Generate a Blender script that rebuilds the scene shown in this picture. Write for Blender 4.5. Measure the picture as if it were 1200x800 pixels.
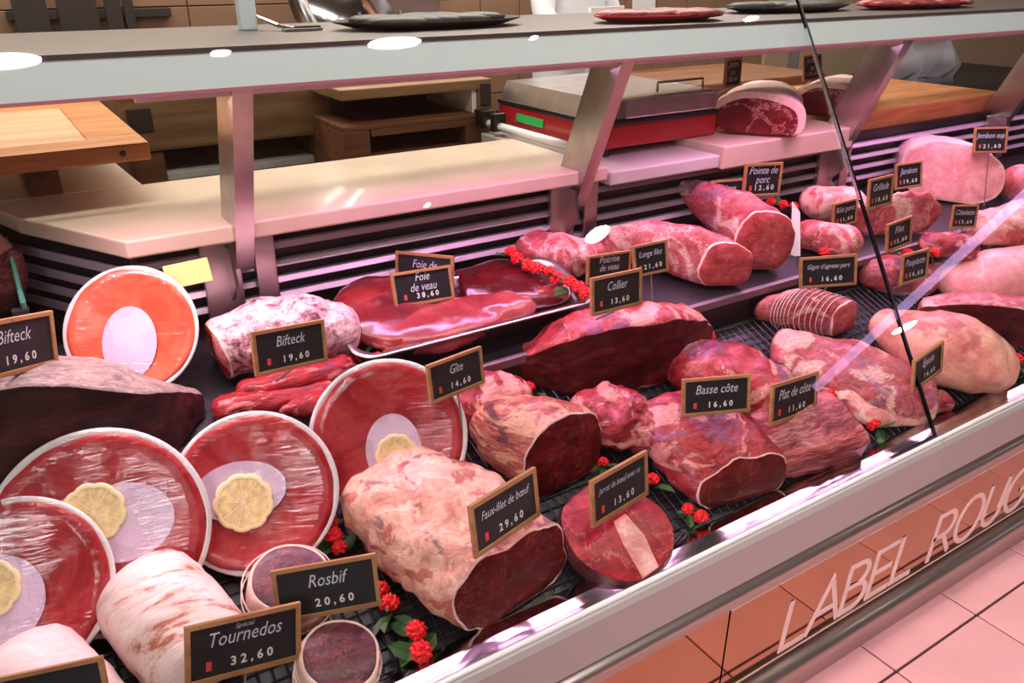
import bpy, bmesh, math, random
from mathutils import Vector, Matrix, noise
random.seed(7)
scene = bpy.context.scene
for o in list(bpy.data.objects): bpy.data.objects.remove(o)
COL = scene.collection

# ------------------------------------------------------------------ camera, world, lights, exposure
IMW, IMH, FPX = 1200.0, 800.0, 950.0
CAM_H = 1.45
VPX, VPY = 2230.0, -40.0
pitch = math.atan2(400 - VPY, FPX)
hf = FPX*math.cos(pitch) + (400-VPY)*math.sin(pitch)
head = math.atan2(VPX-600, hf)
CFH = Vector((math.cos(head), math.sin(head), 0))
CR = Vector((math.sin(head), -math.cos(head), 0))
CFW = CFH*math.cos(pitch) + Vector((0, 0, -math.sin(pitch)))
CU = CR.cross(CFW)
CAMP = Vector((0, 0, CAM_H))
cam_d = bpy.data.cameras.new('camera'); cam = bpy.data.objects.new('camera', cam_d); COL.objects.link(cam)
cam_d.sensor_width = 36; cam_d.lens = 36*FPX/IMW; cam_d.clip_start = .02; cam_d.clip_end = 60
M3 = Matrix((CR, CU, -CFW)).transposed()
cam.matrix_world = Matrix.Translation(CAMP) @ M3.to_4x4()
scene.camera = cam

wd = bpy.data.worlds.new('world'); scene.world = wd; wd.use_nodes = True
wd.node_tree.nodes['Background'].inputs[0].default_value = (1, .93, .88, 1)
wd.node_tree.nodes['Background'].inputs[1].default_value = .25
vs = scene.view_settings
vs.view_transform = 'Standard'; vs.look = 'None'; vs.gamma = 1; vs.exposure = .12; vs.use_curve_mapping = False

def area(name, loc, aim, sx, sy, power, color, spread=180):
    d = bpy.data.lights.new(name, 'AREA'); d.shape = 'RECTANGLE'; d.size = sx; d.size_y = sy
    d.energy = power; d.color = color; d.spread = math.radians(spread)
    o = bpy.data.objects.new(name, d); COL.objects.link(o); o.location = loc
    dv = Vector(aim)-Vector(loc)
    z = -dv.normalized(); x = Vector((1, 0, 0)); x = (x - z*x.dot(z)).normalized(); y = z.cross(x)
    o.matrix_world = Matrix.Translation(Vector(loc)) @ Matrix((x, y, z)).transposed().to_4x4()
    return o
CEIL = 2.75
PINK = (1, .45, .86)
# pink fluorescent strips under the canopy of the counter
area('case_strip_light', (1.75, 1.345, 1.262), (1.75, 1.12, .6), 2.5, .05, 11.5, PINK, 145)
area('case_strip_light_start', (.15, 1.345, 1.262), (.15, 1.12, .6), .66, .05, 4.6, (1, .66, .80), 145)
area('case_strip_light_far', (4.2, 1.345, 1.262), (4.2, 1.12, .6), 2.2, .05, 9.5, PINK, 145)
# added fill lights at ceiling height over the counter, work side and shop
area('counter_fill_light', (1.6, .80, CEIL-.03), (1.6, .80, 0), 4.4, .3, 34, (1, .96, .90))  # unseen fill, set outside the area reflected by the front glass
area('far_fill_light', (5.6, .80, CEIL-.03), (5.6, .80, 0), 3.0, .3, 26, (1, .92, .90))  # added fill for the far end, also clear of the reflection
area('work_fill_light', (1.4, 2.30, CEIL-.03), (1.4, 2.15, 0), 4.0, .3, 44, (1, .93, .85))  # added to brighten the block and stone behind the counter
area('work_back_fill_light', (1.4, 3.0, CEIL-.10), (1.4, 1.7, 1.0), 4.0, .3, 66, (1, .93, .86))  # second added fill, reaching the stone beneath the canopy
area('shop_fill_light', (-1.5, -1.6, CEIL-.03), (.6, .2, 0), 1.2, 1.2, 60, (1, .90, .93))  # invented fill for floor, front panel and case, left of any reflection
area('aisle_fill_light', (-.9, -.7, CEIL-.03), (2.0, .35, 0), .8, .8, 13, (1, .86, .92), 50)  # added narrow fill brightening the floor and the lettering

# ------------------------------------------------------------------ helpers
def ray(px, py): return CFW*FPX + CR*(px-600) + CU*(400-py)
def atz(px, py, z): d = ray(px, py); return CAMP + d*((z-CAM_H)/d.z)
def aty(px, py, y): d = ray(px, py); return CAMP + d*(y/d.y)
PL = {'F': (.50-.40*.83, .40), 'T': (.739-.30*1.23, .30), 'S': (1.026, 0), 'S3': (1.035, 0)}   # z = a + b*y
def pz(plane, y): a, b = PL[plane]; return a + b*y
def on(px, py, plane, h=0):
    a, b = PL[plane]; d = ray(px, py)
    t = (a + h - CAM_H)/(d.z - b*d.y)
    return CAMP + d*t
def lin(c):
    return tuple(((v/255)/12.92 if v/255 <= .04045 else ((v/255+.055)/1.055)**2.4) for v in c) + (1,)

def link(name, mesh, parent=None, smooth=False):
    o = bpy.data.objects.new(name, mesh); COL.objects.link(o)
    if parent is not None: o.parent = parent
    if smooth:
        for p in mesh.polygons: p.use_smooth = True
    return o
def tag(o, label, cat, group=None):
    o['label'] = label; o['category'] = cat
    if group: o['group'] = group
    return o
def empty(name, loc, label=None, cat=None, group=None, parent=None):
    o = bpy.data.objects.new(name, None); COL.objects.link(o); o.location = loc; o.empty_display_size = .05
    if parent is not None: o.parent = parent
    if label: tag(o, label, cat, group)
    return o

class MB:
    def __init__(s): s.v = []; s.f = []; s.m = []
    def add(s, vs, fs, mi=0):
        b = len(s.v); s.v += [tuple(v) for v in vs]; s.f += [tuple(i+b for i in f) for f in fs]; s.m += [mi]*len(fs)
    def box(s, x0, x1, y0, y1, z0, z1, mi=0, bev=0):
        if bev:
            b = min(bev, (x1-x0)*.45, (y1-y0)*.45, (z1-z0)*.45)
            bm = bmesh.new(); bmesh.ops.create_cube(bm, size=1)
            for v in bm.verts: v.co = Vector(((x0+x1)/2+v.co.x*(x1-x0), (y0+y1)/2+v.co.y*(y1-y0), (z0+z1)/2+v.co.z*(z1-z0)))
            bmesh.ops.bevel(bm, geom=list(bm.edges), offset=b, segments=2, affect='EDGES', profile=.6)
            bm.verts.index_update()
            s.add([v.co.copy() for v in bm.verts], [[v.index for v in f.verts] for f in bm.faces], mi); bm.free(); return s
        s.add([(x0,y0,z0),(x1,y0,z0),(x1,y1,z0),(x0,y1,z0),(x0,y0,z1),(x1,y0,z1),(x1,y1,z1),(x0,y1,z1)],
              [(0,3,2,1),(4,5,6,7),(0,1,5,4),(1,2,6,5),(2,3,7,6),(3,0,4,7)], mi); return s
    def prism(s, poly, d0, d1, axis='x', mi=0):
        n = len(poly)
        def mk(p, d): return (d, p[0], p[1]) if axis == 'x' else ((p[0], d, p[1]) if axis == 'y' else (p[0], p[1], d))
        s.add([mk(p, d0) for p in poly]+[mk(p, d1) for p in poly],
              [tuple(range(n))[::-1], tuple(range(n, 2*n))]+[(i, (i+1) % n, n+(i+1) % n, n+i) for i in range(n)], mi); return s
    def tube(s, pts, r, n=10, mi=0, caps=True):
        pts = [Vector(p) for p in pts]; rs = r if isinstance(r, (list, tuple)) else [r]*len(pts)
        vs = []; up0 = None
        for i, p in enumerate(pts):
            t = (pts[min(i+1, len(pts)-1)]-pts[max(i-1, 0)]).normalized()
            if up0 is None: up0 = Vector((0, 0, 1)) if abs(t.z) < .9 else Vector((1, 0, 0))
            a = (up0 - t*up0.dot(t)).normalized(); b = t.cross(a); up0 = a
            for k in range(n):
                an = 2*math.pi*k/n; vs.append(p + a*math.cos(an)*rs[i] + b*math.sin(an)*rs[i])
        fs = [(i*n+k, i*n+(k+1) % n, (i+1)*n+(k+1) % n, (i+1)*n+k) for i in range(len(pts)-1) for k in range(n)]
        if caps: fs += [tuple(range(n))[::-1], tuple((len(pts)-1)*n+k for k in range(n))]
        s.add(vs, fs, mi); return s
    def lathe(s, prof, n=40, mi=0, c=(0, 0, 0), sx=1, sy=1, wob=None):
        vs = []; N = len(prof)
        for j in range(n):
            a = 2*math.pi*j/n; w = wob(a) if wob else 1
            for (r, z) in prof: vs.append((c[0]+r*w*math.cos(a)*sx, c[1]+r*w*math.sin(a)*sy, c[2]+z))
        fs = [(j*N+i, ((j+1) % n)*N+i, ((j+1) % n)*N+i+1, j*N+i+1) for j in range(n) for i in range(N-1)]
        s.add(vs, fs, mi); return s
    def mesh(s, name, mats):
        me = bpy.data.meshes.new(name); me.from_pydata(s.v, [], s.f)
        for m in (mats if isinstance(mats, (list, tuple)) else [mats]): me.materials.append(m)
        if any(s.m): me.polygons.foreach_set('material_index', s.m)
        bm = bmesh.new(); bm.from_mesh(me); bmesh.ops.remove_doubles(bm, verts=bm.verts, dist=1e-6); bmesh.ops.recalc_face_normals(bm, faces=bm.faces); bm.to_mesh(me); bm.free()
        me.update(); return me
    def obj(s, name, mats, parent=None, smooth=False): return link(name, s.mesh(name, mats), parent, smooth)

# ------------------------------------------------------------------ materials
def newmat(name):
    m = bpy.data.materials.new(name); m.use_nodes = True
    return m, m.node_tree, m.node_tree.nodes['Principled BSDF']
def plain(name, c, rough=.5, metal=0, coat=0, bump=0, bscale=60, var=.0, vscale=8, alpha=None):
    m, nt, b = newmat(name); b.inputs['Base Color'].default_value = lin(c); b.inputs['Roughness'].default_value = rough
    b.inputs['Metallic'].default_value = metal; b.inputs['Coat Weight'].default_value = coat
    if var or bump:
        tc = nt.nodes.new('ShaderNodeTexCoord')
        if var:
            n = nt.nodes.new('ShaderNodeTexNoise'); n.inputs['Scale'].default_value = vscale; n.inputs['Detail'].default_value = 6
            nt.links.new(tc.outputs['Object'], n.inputs['Vector'])
            r = nt.nodes.new('ShaderNodeValToRGB')
            r.color_ramp.elements[0].position = .3; r.color_ramp.elements[1].position = .7
            r.color_ramp.elements[0].color = lin([max(0, v*(1-var)) for v in c]); r.color_ramp.elements[1].color = lin([min(255, v*(1+var)) for v in c])
            nt.links.new(n.outputs['Fac'], r.inputs[0]); nt.links.new(r.outputs[0], b.inputs['Base Color'])
        if bump:
            n2 = nt.nodes.new('ShaderNodeTexNoise'); n2.inputs['Scale'].default_value = bscale; n2.inputs['Detail'].default_value = 4
            nt.links.new(tc.outputs['Object'], n2.inputs['Vector'])
            bp = nt.nodes.new('ShaderNodeBump'); bp.inputs['Strength'].default_value = bump; bp.inputs['Distance'].default_value = .004
            nt.links.new(n2.outputs['Fac'], bp.inputs['Height']); nt.links.new(bp.outputs[0], b.inputs['Normal'])
    return m
def emit(name, c, s):
    m, nt, b = newmat(name); b.inputs['Base Color'].default_value = lin(c); b.inputs['Emission Color'].default_value = lin(c); b.inputs['Emission Strength'].default_value = s
    return m
def wood(name, c1, c2, scale=(3, 30, 30), rough=.55):
    m, nt, b = newmat(name); b.inputs['Roughness'].default_value = rough
    tc = nt.nodes.new('ShaderNodeTexCoord'); mp = nt.nodes.new('ShaderNodeMapping'); mp.inputs['Scale'].default_value = scale
    n = nt.nodes.new('ShaderNodeTexNoise'); n.inputs['Scale'].default_value = 1.6; n.inputs['Detail'].default_value = 8; n.inputs['Distortion'].default_value = .6
    r = nt.nodes.new('ShaderNodeValToRGB'); r.color_ramp.elements[0].position = .32; r.color_ramp.elements[1].position = .7
    r.color_ramp.elements[0].color = lin(c1); r.color_ramp.elements[1].color = lin(c2)
    nt.links.new(tc.outputs['Object'], mp.inputs[0]); nt.links.new(mp.outputs[0], n.inputs['Vector']); nt.links.new(n.outputs['Fac'], r.inputs[0]); nt.links.new(r.outputs[0], b.inputs['Base Color'])
    bp = nt.nodes.new('ShaderNodeBump'); bp.inputs['Strength'].default_value = .15; bp.inputs['Distance'].default_value = .002
    nt.links.new(n.outputs['Fac'], bp.inputs['Height']); nt.links.new(bp.outputs[0], b.inputs['Normal'])
    return m
def meat(name, stops, scale=14, stretch=(1, 1, 1), rot=(0, 0, 0), dist=1.2, rough=.36, bump=.5, fine=.6, fcol=None, fth=.62, coat=.14, fscale=None, patch=None, fib=.35, fibdir=(0, 0, 0)):
    """stops: list of (pos, rgb). fcol: colour of thin fat veins over it"""
    redd = sum(c[1] for _, c in stops)/len(stops) < 130 and name != 'orange_carpaccio'
    if redd: stops = [(p, (c[0]*.86, c[1]*.66, c[2]*.72)) for p, c in stops]
    m, nt, b = newmat(name); b.inputs['Roughness'].default_value = rough; b.inputs['Coat Weight'].default_value = coat; b.inputs['Coat Roughness'].default_value = .18; b.inputs['Specular IOR Level'].default_value = .28
    tc = nt.nodes.new('ShaderNodeTexCoord'); mp = nt.nodes.new('ShaderNodeMapping'); mp.inputs['Scale'].default_value = stretch; mp.inputs['Rotation'].default_value = rot
    nt.links.new(tc.outputs['Object'], mp.inputs[0])
    n = nt.nodes.new('ShaderNodeTexNoise'); n.inputs['Scale'].default_value = scale*1.35; n.inputs['Detail'].default_value = 8; n.inputs['Roughness'].default_value = .70; n.inputs['Distortion'].default_value = dist*.45
    nt.links.new(mp.outputs[0], n.inputs['Vector'])
    r = nt.nodes.new('ShaderNodeValToRGB'); el = r.color_ramp.elements
    while len(el) < len(stops): el.new(.5)
    for e, (p, c) in zip(el, stops): e.position = .5+(p-.5)*.62; e.color = lin(c)
    nt.links.new(n.outputs['Fac'], r.inputs[0]); out = r.outputs[0]
    n2 = nt.nodes.new('ShaderNodeTexNoise'); n2.inputs['Scale'].default_value = scale*4.5; n2.inputs['Detail'].default_value = 5; n2.inputs['Distortion'].default_value = .5
    nt.links.new(mp.outputs[0], n2.inputs['Vector'])
    mx = nt.nodes.new('ShaderNodeMix'); mx.data_type = 'RGBA'; mx.blend_type = 'OVERLAY'; mx.inputs[0].default_value = fine
    nt.links.new(out, mx.inputs[6]); nt.links.new(n2.outputs['Fac'], mx.inputs[7]); out = mx.outputs[2]
    if patch is None: patch = [((228, 140, 132), 6, .60, .07, .75), ((92, 34, 62), 5, .63, .10, .7)] if redd else []
    for pi, (pc, psc, pth, pso, pam) in enumerate(patch):
        pm = nt.nodes.new('ShaderNodeMapping'); pm.inputs['Location'].default_value = (pi*3.1+1.7, pi*1.3, len(name)*.37); nt.links.new(mp.outputs[0], pm.inputs[0])
        pn = nt.nodes.new('ShaderNodeTexNoise'); pn.inputs['Scale'].default_value = psc*2.2; pn.inputs['Detail'].default_value = 6; pn.inputs['Roughness'].default_value = .6; pn.inputs['Distortion'].default_value = .7
        nt.links.new(pm.outputs[0], pn.inputs['Vector'])
        pr = nt.nodes.new('ShaderNodeMapRange'); pr.inputs[1].default_value = .5+(pth-.5)*.62; pr.inputs[2].default_value = .5+(pth+pso-.5)*.62; pr.inputs[4].default_value = pam
        nt.links.new(pn.outputs['Fac'], pr.inputs[0])
        px_ = nt.nodes.new('ShaderNodeMix'); px_.data_type = 'RGBA'; nt.links.new(pr.outputs[0], px_.inputs[0]); nt.links.new(out, px_.inputs[6]); px_.inputs[7].default_value = lin(pc); out = px_.outputs[2]
    if fib:
        fm_ = nt.nodes.new('ShaderNodeMapping'); fm_.inputs['Scale'].default_value = (14, 95, 95); fm_.inputs['Rotation'].default_value = fibdir; nt.links.new(mp.outputs[0], fm_.inputs[0])
        fn = nt.nodes.new('ShaderNodeTexNoise'); fn.inputs['Scale'].default_value = 1.5; fn.inputs['Detail'].default_value = 4; fn.inputs['Distortion'].default_value = 1.2; nt.links.new(fm_.outputs[0], fn.inputs['Vector'])
        fr_ = nt.nodes.new('ShaderNodeMapRange'); fr_.inputs[1].default_value = .3; fr_.inputs[2].default_value = .7; fr_.inputs[3].default_value = 1-fib*1.3; fr_.inputs[4].default_value = 1+fib*.5
        nt.links.new(fn.outputs['Fac'], fr_.inputs[0])
        fx = nt.nodes.new('ShaderNodeVectorMath'); fx.operation = 'SCALE'; nt.links.new(out, fx.inputs[0]); nt.links.new(fr_.outputs[0], fx.inputs['Scale']); out = fx.outputs[0]
    if fcol:
        w = nt.nodes.new('ShaderNodeTexVoronoi'); w.feature = 'DISTANCE_TO_EDGE'; w.inputs['Scale'].default_value = fscale or scale*1.1
        n3 = nt.nodes.new('ShaderNodeMix'); n3.data_type = 'VECTOR'; n3.inputs[0].default_value = .12
        nt.links.new(mp.outputs[0], n3.inputs[4]); nt.links.new(n.outputs['Color'], n3.inputs[5]); nt.links.new(n3.outputs[1], w.inputs['Vector'])
        rr = nt.nodes.new('ShaderNodeValToRGB'); rr.color_ramp.elements[0].color = (1, 1, 1, 1); rr.color_ramp.elements[1].color = (0, 0, 0, 1)
        rr.color_ramp.elements[0].position = .0; rr.color_ramp.elements[1].position = 1-fth
        nt.links.new(w.outputs['Distance'], rr.inputs[0])
        ml = nt.nodes.new('ShaderNodeMath'); ml.operation = 'MULTIPLY'; nt.links.new(rr.outputs[0], ml.inputs[0]); nt.links.new(n2.outputs['Fac'], ml.inputs[1])
        mf = nt.nodes.new('ShaderNodeMix'); mf.data_type = 'RGBA'; nt.links.new(ml.outputs[0], mf.inputs[0]); nt.links.new(out, mf.inputs[6]); mf.inputs[7].default_value = lin(fcol); out = mf.outputs[2]
    nt.links.new(out, b.inputs['Base Color'])
    bp = nt.nodes.new('ShaderNodeBump'); bp.inputs['Strength'].default_value = bump; bp.inputs['Distance'].default_value = .009
    ad = nt.nodes.new('ShaderNodeMath'); ad.operation = 'ADD'; nt.links.new(n.outputs['Fac'], ad.inputs[0])
    m2 = nt.nodes.new('ShaderNodeMath'); m2.operation = 'MULTIPLY'; m2.inputs[1].default_value = .35; nt.links.new(n2.outputs['Fac'], m2.inputs[0]); nt.links.new(m2.outputs[0], ad.inputs[1])
    nt.links.new(ad.outputs[0], bp.inputs['Height']); nt.links.new(bp.outputs[0], b.inputs['Normal'])
    return m
def glassmat(name, tint=(1, 1, 1), ior=1.5, rough=0.0):
    m = bpy.data.materials.new(name); m.use_nodes = True; nt = m.node_tree; nt.nodes.clear()
    o = nt.nodes.new('ShaderNodeOutputMaterial'); mi = nt.nodes.new('ShaderNodeMixShader'); lw = nt.nodes.new('ShaderNodeLayerWeight'); lw.inputs[0].default_value = .5
    pw = nt.nodes.new('ShaderNodeMath'); pw.operation = 'POWER'; pw.inputs[1].default_value = 5; nt.links.new(lw.outputs['Facing'], pw.inputs[0])
    f0 = ((ior-1)/(ior+1))**2; fr = nt.nodes.new('ShaderNodeMath'); fr.operation = 'MULTIPLY_ADD'; fr.inputs[1].default_value = 1-f0; fr.inputs[2].default_value = f0; nt.links.new(pw.outputs[0], fr.inputs[0])
    t = nt.nodes.new('ShaderNodeBsdfTransparent'); t.inputs[0].default_value = (*tint, 1); g = nt.nodes.new('ShaderNodeBsdfGlossy'); g.inputs['Roughness'].default_value = rough
    nt.links.new(fr.outputs[0], mi.inputs[0]); nt.links.new(t.outputs[0], mi.inputs[1]); nt.links.new(g.outputs[0], mi.inputs[2]); nt.links.new(mi.outputs[0], o.inputs[0])
    return m

M = {}
M['steel'] = plain('brushed_steel', (190, 186, 184), .28, 1, var=.06, vscale=20)
M['chrome'] = plain('chrome', (200, 198, 196), .1, 1)
M['bar'] = plain('grey_anodised_bar', (176, 168, 160), .3, .85)
M['slat'] = plain('slat_steel', (186, 176, 184), .32, .45)
M['dark'] = plain('dark_plastic', (22, 21, 22), .45)
M['deck'] = plain('deck_dark', (34, 32, 36), .35, .3)
M['wire'] = plain('rack_wire', (58, 55, 60), .35, .6)
M['fascia'] = plain('fascia_enamel', (176, 172, 166), .35)
M['canopy'] = plain('canopy_enamel', (222, 238, 236), .3, coat=.3)
M['shelf'] = plain('shelf_steel', (98, 88, 82), .45, .4)
M['mirror'] = plain('copper_mirror', (184, 142, 110), .035, 1)
M['letter'] = plain('frosted_letter', (250, 222, 216), .6)
M['stone'] = plain('stone_cream', (226, 202, 178), .3, var=.04, vscale=7, coat=.2)
M['marble'] = plain('stone_grey', (205, 200, 190), .35, var=.05)
M['glass'] = glassmat('case_glass', (.985, .99, .985))
M['glass_edge'] = plain('glass_seal', (14, 14, 14), .25)
M['chromeedge'] = plain('glass_clip', (205, 205, 210), .15, 1)
M['glass_green'] = glassmat('end_glass', (.55, .66, .60))
M['green_edge'] = plain('glass_green_edge', (60, 110, 95), .1)
M['tile_floor'] = plain('floor_tile', (240, 176, 176), .32, var=.035, vscale=5, coat=.1)
M['grout'] = plain('grout', (70, 40, 38), .8)
M['tile_wall'] = plain('wall_tile', (142, 110, 86), .35, var=.05, vscale=3)
M['groutw'] = plain('wall_grout', (110, 84, 66), .8)
M['wallp'] = plain('painted_wall', (170, 145, 115), .8, var=.04, vscale=2)
M['ceil'] = plain('ceiling_paint', (120, 114, 108), .9)
M['wallshop'] = plain('shop_wall', (92, 80, 70), .8)
M['frame'] = wood('sign_wood', (150, 104, 64), (192, 142, 96), (6, 40, 40))
M['board'] = plain('chalkboard', (28, 29, 32), .5, var=.1, vscale=60)
M['chalk'] = plain('chalk', (205, 210, 222), .8)
M['price'] = plain('price_digit', (226, 226, 220), .7)
M['red'] = plain('price_red', (214, 70, 66), .6)
M['pin'] = plain('pin', (150, 140, 135), .3, .5)
M['oak'] = wood('oak', (116, 84, 50), (148, 112, 72), (3, 26, 26))
M['oak_dark'] = wood('oak_dark', (98, 58, 32), (128, 80, 46), (3, 26, 26))
M['board_frame'] = wood('board_frame', (170, 104, 54), (206, 140, 84), (4, 30, 30))
M['board_in'] = wood('board_inner', (196, 150, 112), (214, 172, 132), (2.5, 18, 18))
M['iron'] = plain('iron_plate', (70, 64, 58), .5, .6)
M['redplast'] = plain('red_enamel', (176, 26, 32), .3, coat=.3)
M['greenlab'] = plain('green_label', (52, 190, 92), .5)
M['white'] = plain('white_enamel', (240, 238, 236), .25, coat=.3)
M['blackgloss'] = plain('black_gloss', (30, 28, 26), .3)
M['paper'] = plain('paper', (238, 236, 228), .7)
M['yellowglare'] = plain('tag_glare_yellow', (250, 240, 150), .6)  # reflected glare on the price tag, put into its colour
M['doily'] = plain('doily_paper', (226, 200, 222), .75, bump=.2, bscale=200)
M['rind'] = plain('lemon_rind', (252, 232, 176), .5)
M['lemon'] = plain('lemon_flesh', (238, 204, 138), .35, var=.12, vscale=90, coat=.3)
M['pith'] = plain('lemon_pith', (248, 226, 190), .5)
M['film'] = glassmat('cling_film', (.99, .975, .975), 1.6, .03)
M['petal'] = plain('red_petal', (226, 22, 26), .5, var=.15, vscale=120)
M['leaf'] = plain('green_leaf', (52, 92, 40), .5, var=.2, vscale=40)
M['string'] = plain('string', (222, 200, 188), .8)
M['bone'] = plain('bone', (232, 206, 190), .5)
M['skin'] = plain('skin', (214, 160, 132), .5)
M['cloth'] = plain('white_cloth', (226, 224, 226), .8, bump=.3, bscale=30)
M['hair'] = plain('brown_hair', (56, 40, 30), .7)
M['trouser'] = plain('dark_trousers', (40, 42, 50), .8)
M['plastic'] = plain('clear_sheet', (206, 202, 210), .35)
_nt = M['film'].node_tree; _g = [n for n in _nt.nodes if n.type == 'BSDF_GLOSSY'][0]
_tc = _nt.nodes.new('ShaderNodeTexCoord'); _mp = _nt.nodes.new('ShaderNodeMapping'); _mp.inputs['Scale'].default_value = (7, 70, 20); _mp.inputs['Rotation'].default_value = (0, 0, .9)
_n = _nt.nodes.new('ShaderNodeTexNoise'); _n.inputs['Scale'].default_value = 2.2; _n.inputs['Detail'].default_value = 3; _n.inputs['Distortion'].default_value = .8
_b = _nt.nodes.new('ShaderNodeBump'); _b.inputs['Strength'].default_value = 1.0; _b.inputs['Distance'].default_value = .0011
_nt.links.new(_tc.outputs['Object'], _mp.inputs[0]); _nt.links.new(_mp.outputs[0], _n.inputs['Vector']); _nt.links.new(_n.outputs['Fac'], _b.inputs['Height']); _nt.links.new(_b.outputs[0], _g.inputs['Normal'])
# meats
R = random
M['lean'] = meat('lean_red', [(.25, (104, 16, 20)), (.5, (158, 30, 36)), (.72, (196, 62, 62))], 16, fcol=(226, 150, 140), fth=.975)
M['lean_face'] = meat('lean_cut_face', [(.25, (92, 18, 18)), (.55, (128, 28, 28)), (.8, (154, 48, 46))], 13, fcol=(206, 130, 118), fth=.99, bump=.2, fine=.45, rough=.5, coat=.02, patch=[])
M['dark_face'] = meat('dark_dry_face', [(.2, (38, 22, 24)), (.5, (62, 36, 36)), (.75, (96, 52, 50))], 9, (1, 3, 3), bump=.2, patch=[])
M['crust'] = meat('dry_crust', [(.2, (112, 100, 104)), (.5, (156, 136, 130)), (.8, (190, 164, 148))], 12, (1, 3, 3), rough=.5, patch=[])
M['fatcover'] = meat('fat_cover', [(.2, (190, 112, 100)), (.42, (220, 160, 138)), (.6, (234, 190, 164)), (.8, (206, 132, 118))], 12, bump=.6, dist=1.0, fib=.15, fine=.45, patch=[((110, 66, 92), 5, .60, .08, .75), ((176, 62, 60), 7, .60, .06, .7), ((244, 214, 190), 8, .60, .06, .6)])
M['fatside'] = meat('fat_streaked', [(.25, (148, 70, 60)), (.45, (206, 140, 112)), (.6, (230, 176, 142)), (.8, (150, 60, 56))], 12, (1, 1, 5), bump=.6, patch=[((232, 178, 140), 4, .52, .08, .85), ((84, 56, 70), 3.5, .60, .06, .8)])
M['redfat'] = meat('red_with_fat', [(.22, (120, 28, 44)), (.42, (190, 56, 62)), (.56, (222, 104, 100)), (.68, (236, 164, 150)), (.84, (170, 60, 76))], 9, bump=.55, dist=2.0, patch=[((238, 170, 156), 4, .56, .06, .85), ((120, 70, 110), 3.5, .60, .08, .8)])
M['redpurple'] = meat('red_purple', [(.22, (96, 44, 66)), (.42, (178, 62, 72)), (.58, (214, 108, 104)), (.76, (156, 76, 96))], 10, (1, 1, 2.2), bump=.5, patch=[((150, 92, 128), 4, .56, .10, .75), ((236, 160, 150), 5, .58, .06, .8)])
M['pinkfat'] = meat('pink_fat', [(.2, (206, 110, 108)), (.45, (224, 148, 138)), (.65, (234, 178, 166)), (.85, (196, 90, 90))], 9, bump=.4, fib=.12, patch=[((186, 60, 68), 6, .60, .06, .7), ((246, 214, 200), 6, .60, .06, .6)])
M['pork'] = meat('pork_pink', [(.22, (208, 100, 98)), (.45, (226, 138, 130)), (.65, (240, 180, 168)), (.85, (200, 90, 92))], 10, bump=.35, fcol=(246, 214, 204), fth=.97, patch=[((246, 206, 190), 4, .58, .08, .7), ((176, 54, 62), 4, .60, .08, .6)])
M['porkface'] = meat('pork_face', [(.25, (206, 96, 92)), (.55, (222, 124, 114)), (.8, (238, 168, 154))], 12, bump=.2, patch=[])
M['veal'] = meat('veal', [(.2, (170, 72, 76)), (.42, (204, 110, 104)), (.58, (232, 168, 150)), (.7, (184, 130, 142)), (.85, (198, 92, 88))], 9, (1, 1, 1.6), bump=.5, dist=2, patch=[((240, 196, 178), 4, .55, .08, .8), ((150, 104, 132), 3.5, .58, .08, .7)])
M['lambskin'] = meat('lamb_skin', [(.2, (196, 104, 100)), (.45, (220, 146, 130)), (.62, (230, 172, 148)), (.82, (190, 112, 116))], 7, bump=.35, dist=1, fib=.1, fine=.4, patch=[((240, 204, 172), 4, .58, .10, .6), ((170, 74, 84), 5, .62, .08, .6)])
M['ham'] = meat('cooked_ham', [(.25, (226, 140, 142)), (.55, (238, 166, 164)), (.8, (246, 196, 190))], 9, bump=.15, fcol=(250, 214, 206), fth=.985, fine=.2, fscale=5, patch=[], fib=.08)
M['hamrind'] = meat('ham_rind', [(.3, (244, 196, 190)), (.7, (248, 216, 208))], 9, bump=.2, fine=.15, fib=.08)
M['rawham'] = meat('raw_ham_face', [(.25, (104, 14, 26)), (.55, (140, 28, 40)), (.8, (168, 54, 60))], 12, bump=.15, fcol=(244, 180, 170), fth=.965, fscale=11, patch=[])
M['bard'] = meat('bard_fat', [(.30, (190, 116, 92)), (.38, (232, 196, 180)), (.50, (248, 228, 218)), (.8, (246, 218, 208))], 11, (.7, 2.6, 1.2), bump=.25, fine=.12, dist=.6, fib=.08)
M['bardplain'] = meat('bard_plain', [(.2, (238, 208, 202)), (.7, (248, 228, 222))], 14, (1, 4, 4), bump=.25, fine=.12, fib=.08)
M['fatband'] = meat('fat_band', [(.2, (214, 168, 150)), (.5, (238, 208, 190)), (.8, (228, 180, 166))], 14, bump=.3, fine=.2, fib=.08)
M['purpletop'] = meat('purple_top', [(.2, (66, 32, 40)), (.5, (112, 60, 66)), (.8, (150, 92, 92))], 20, bump=.3, fcol=(206, 150, 146), fth=.985, patch=[])
M['liver'] = meat('liver', [(.2, (96, 28, 34)), (.5, (140, 50, 52)), (.75, (176, 84, 72)), (.9, (196, 110, 90))], 7, (1, 1, 1.5), rough=.2, bump=.2, coat=.7, fine=.2, patch=[], fib=.08)
M['liverpale'] = meat('liver_pale', [(.2, (134, 50, 56)), (.5, (176, 86, 84)), (.8, (206, 132, 118))], 7, rough=.2, bump=.2, coat=.7, fine=.2, patch=[], fib=.08)
M['liverdark'] = meat('liver_dark', [(.2, (70, 14, 20)), (.6, (108, 24, 30)), (.85, (140, 44, 44))], 9, rough=.2, bump=.25, coat=.7, fine=.25, patch=[], fib=.08)
M['carpaccio'] = meat('carpaccio', [(.2, (160, 30, 42)), (.42, (206, 52, 58)), (.62, (224, 104, 100)), (.85, (186, 40, 50))], 8, bump=.12, fine=.2, dist=2.2, rough=.4, coat=.1, patch=[], fib=.08)
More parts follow.
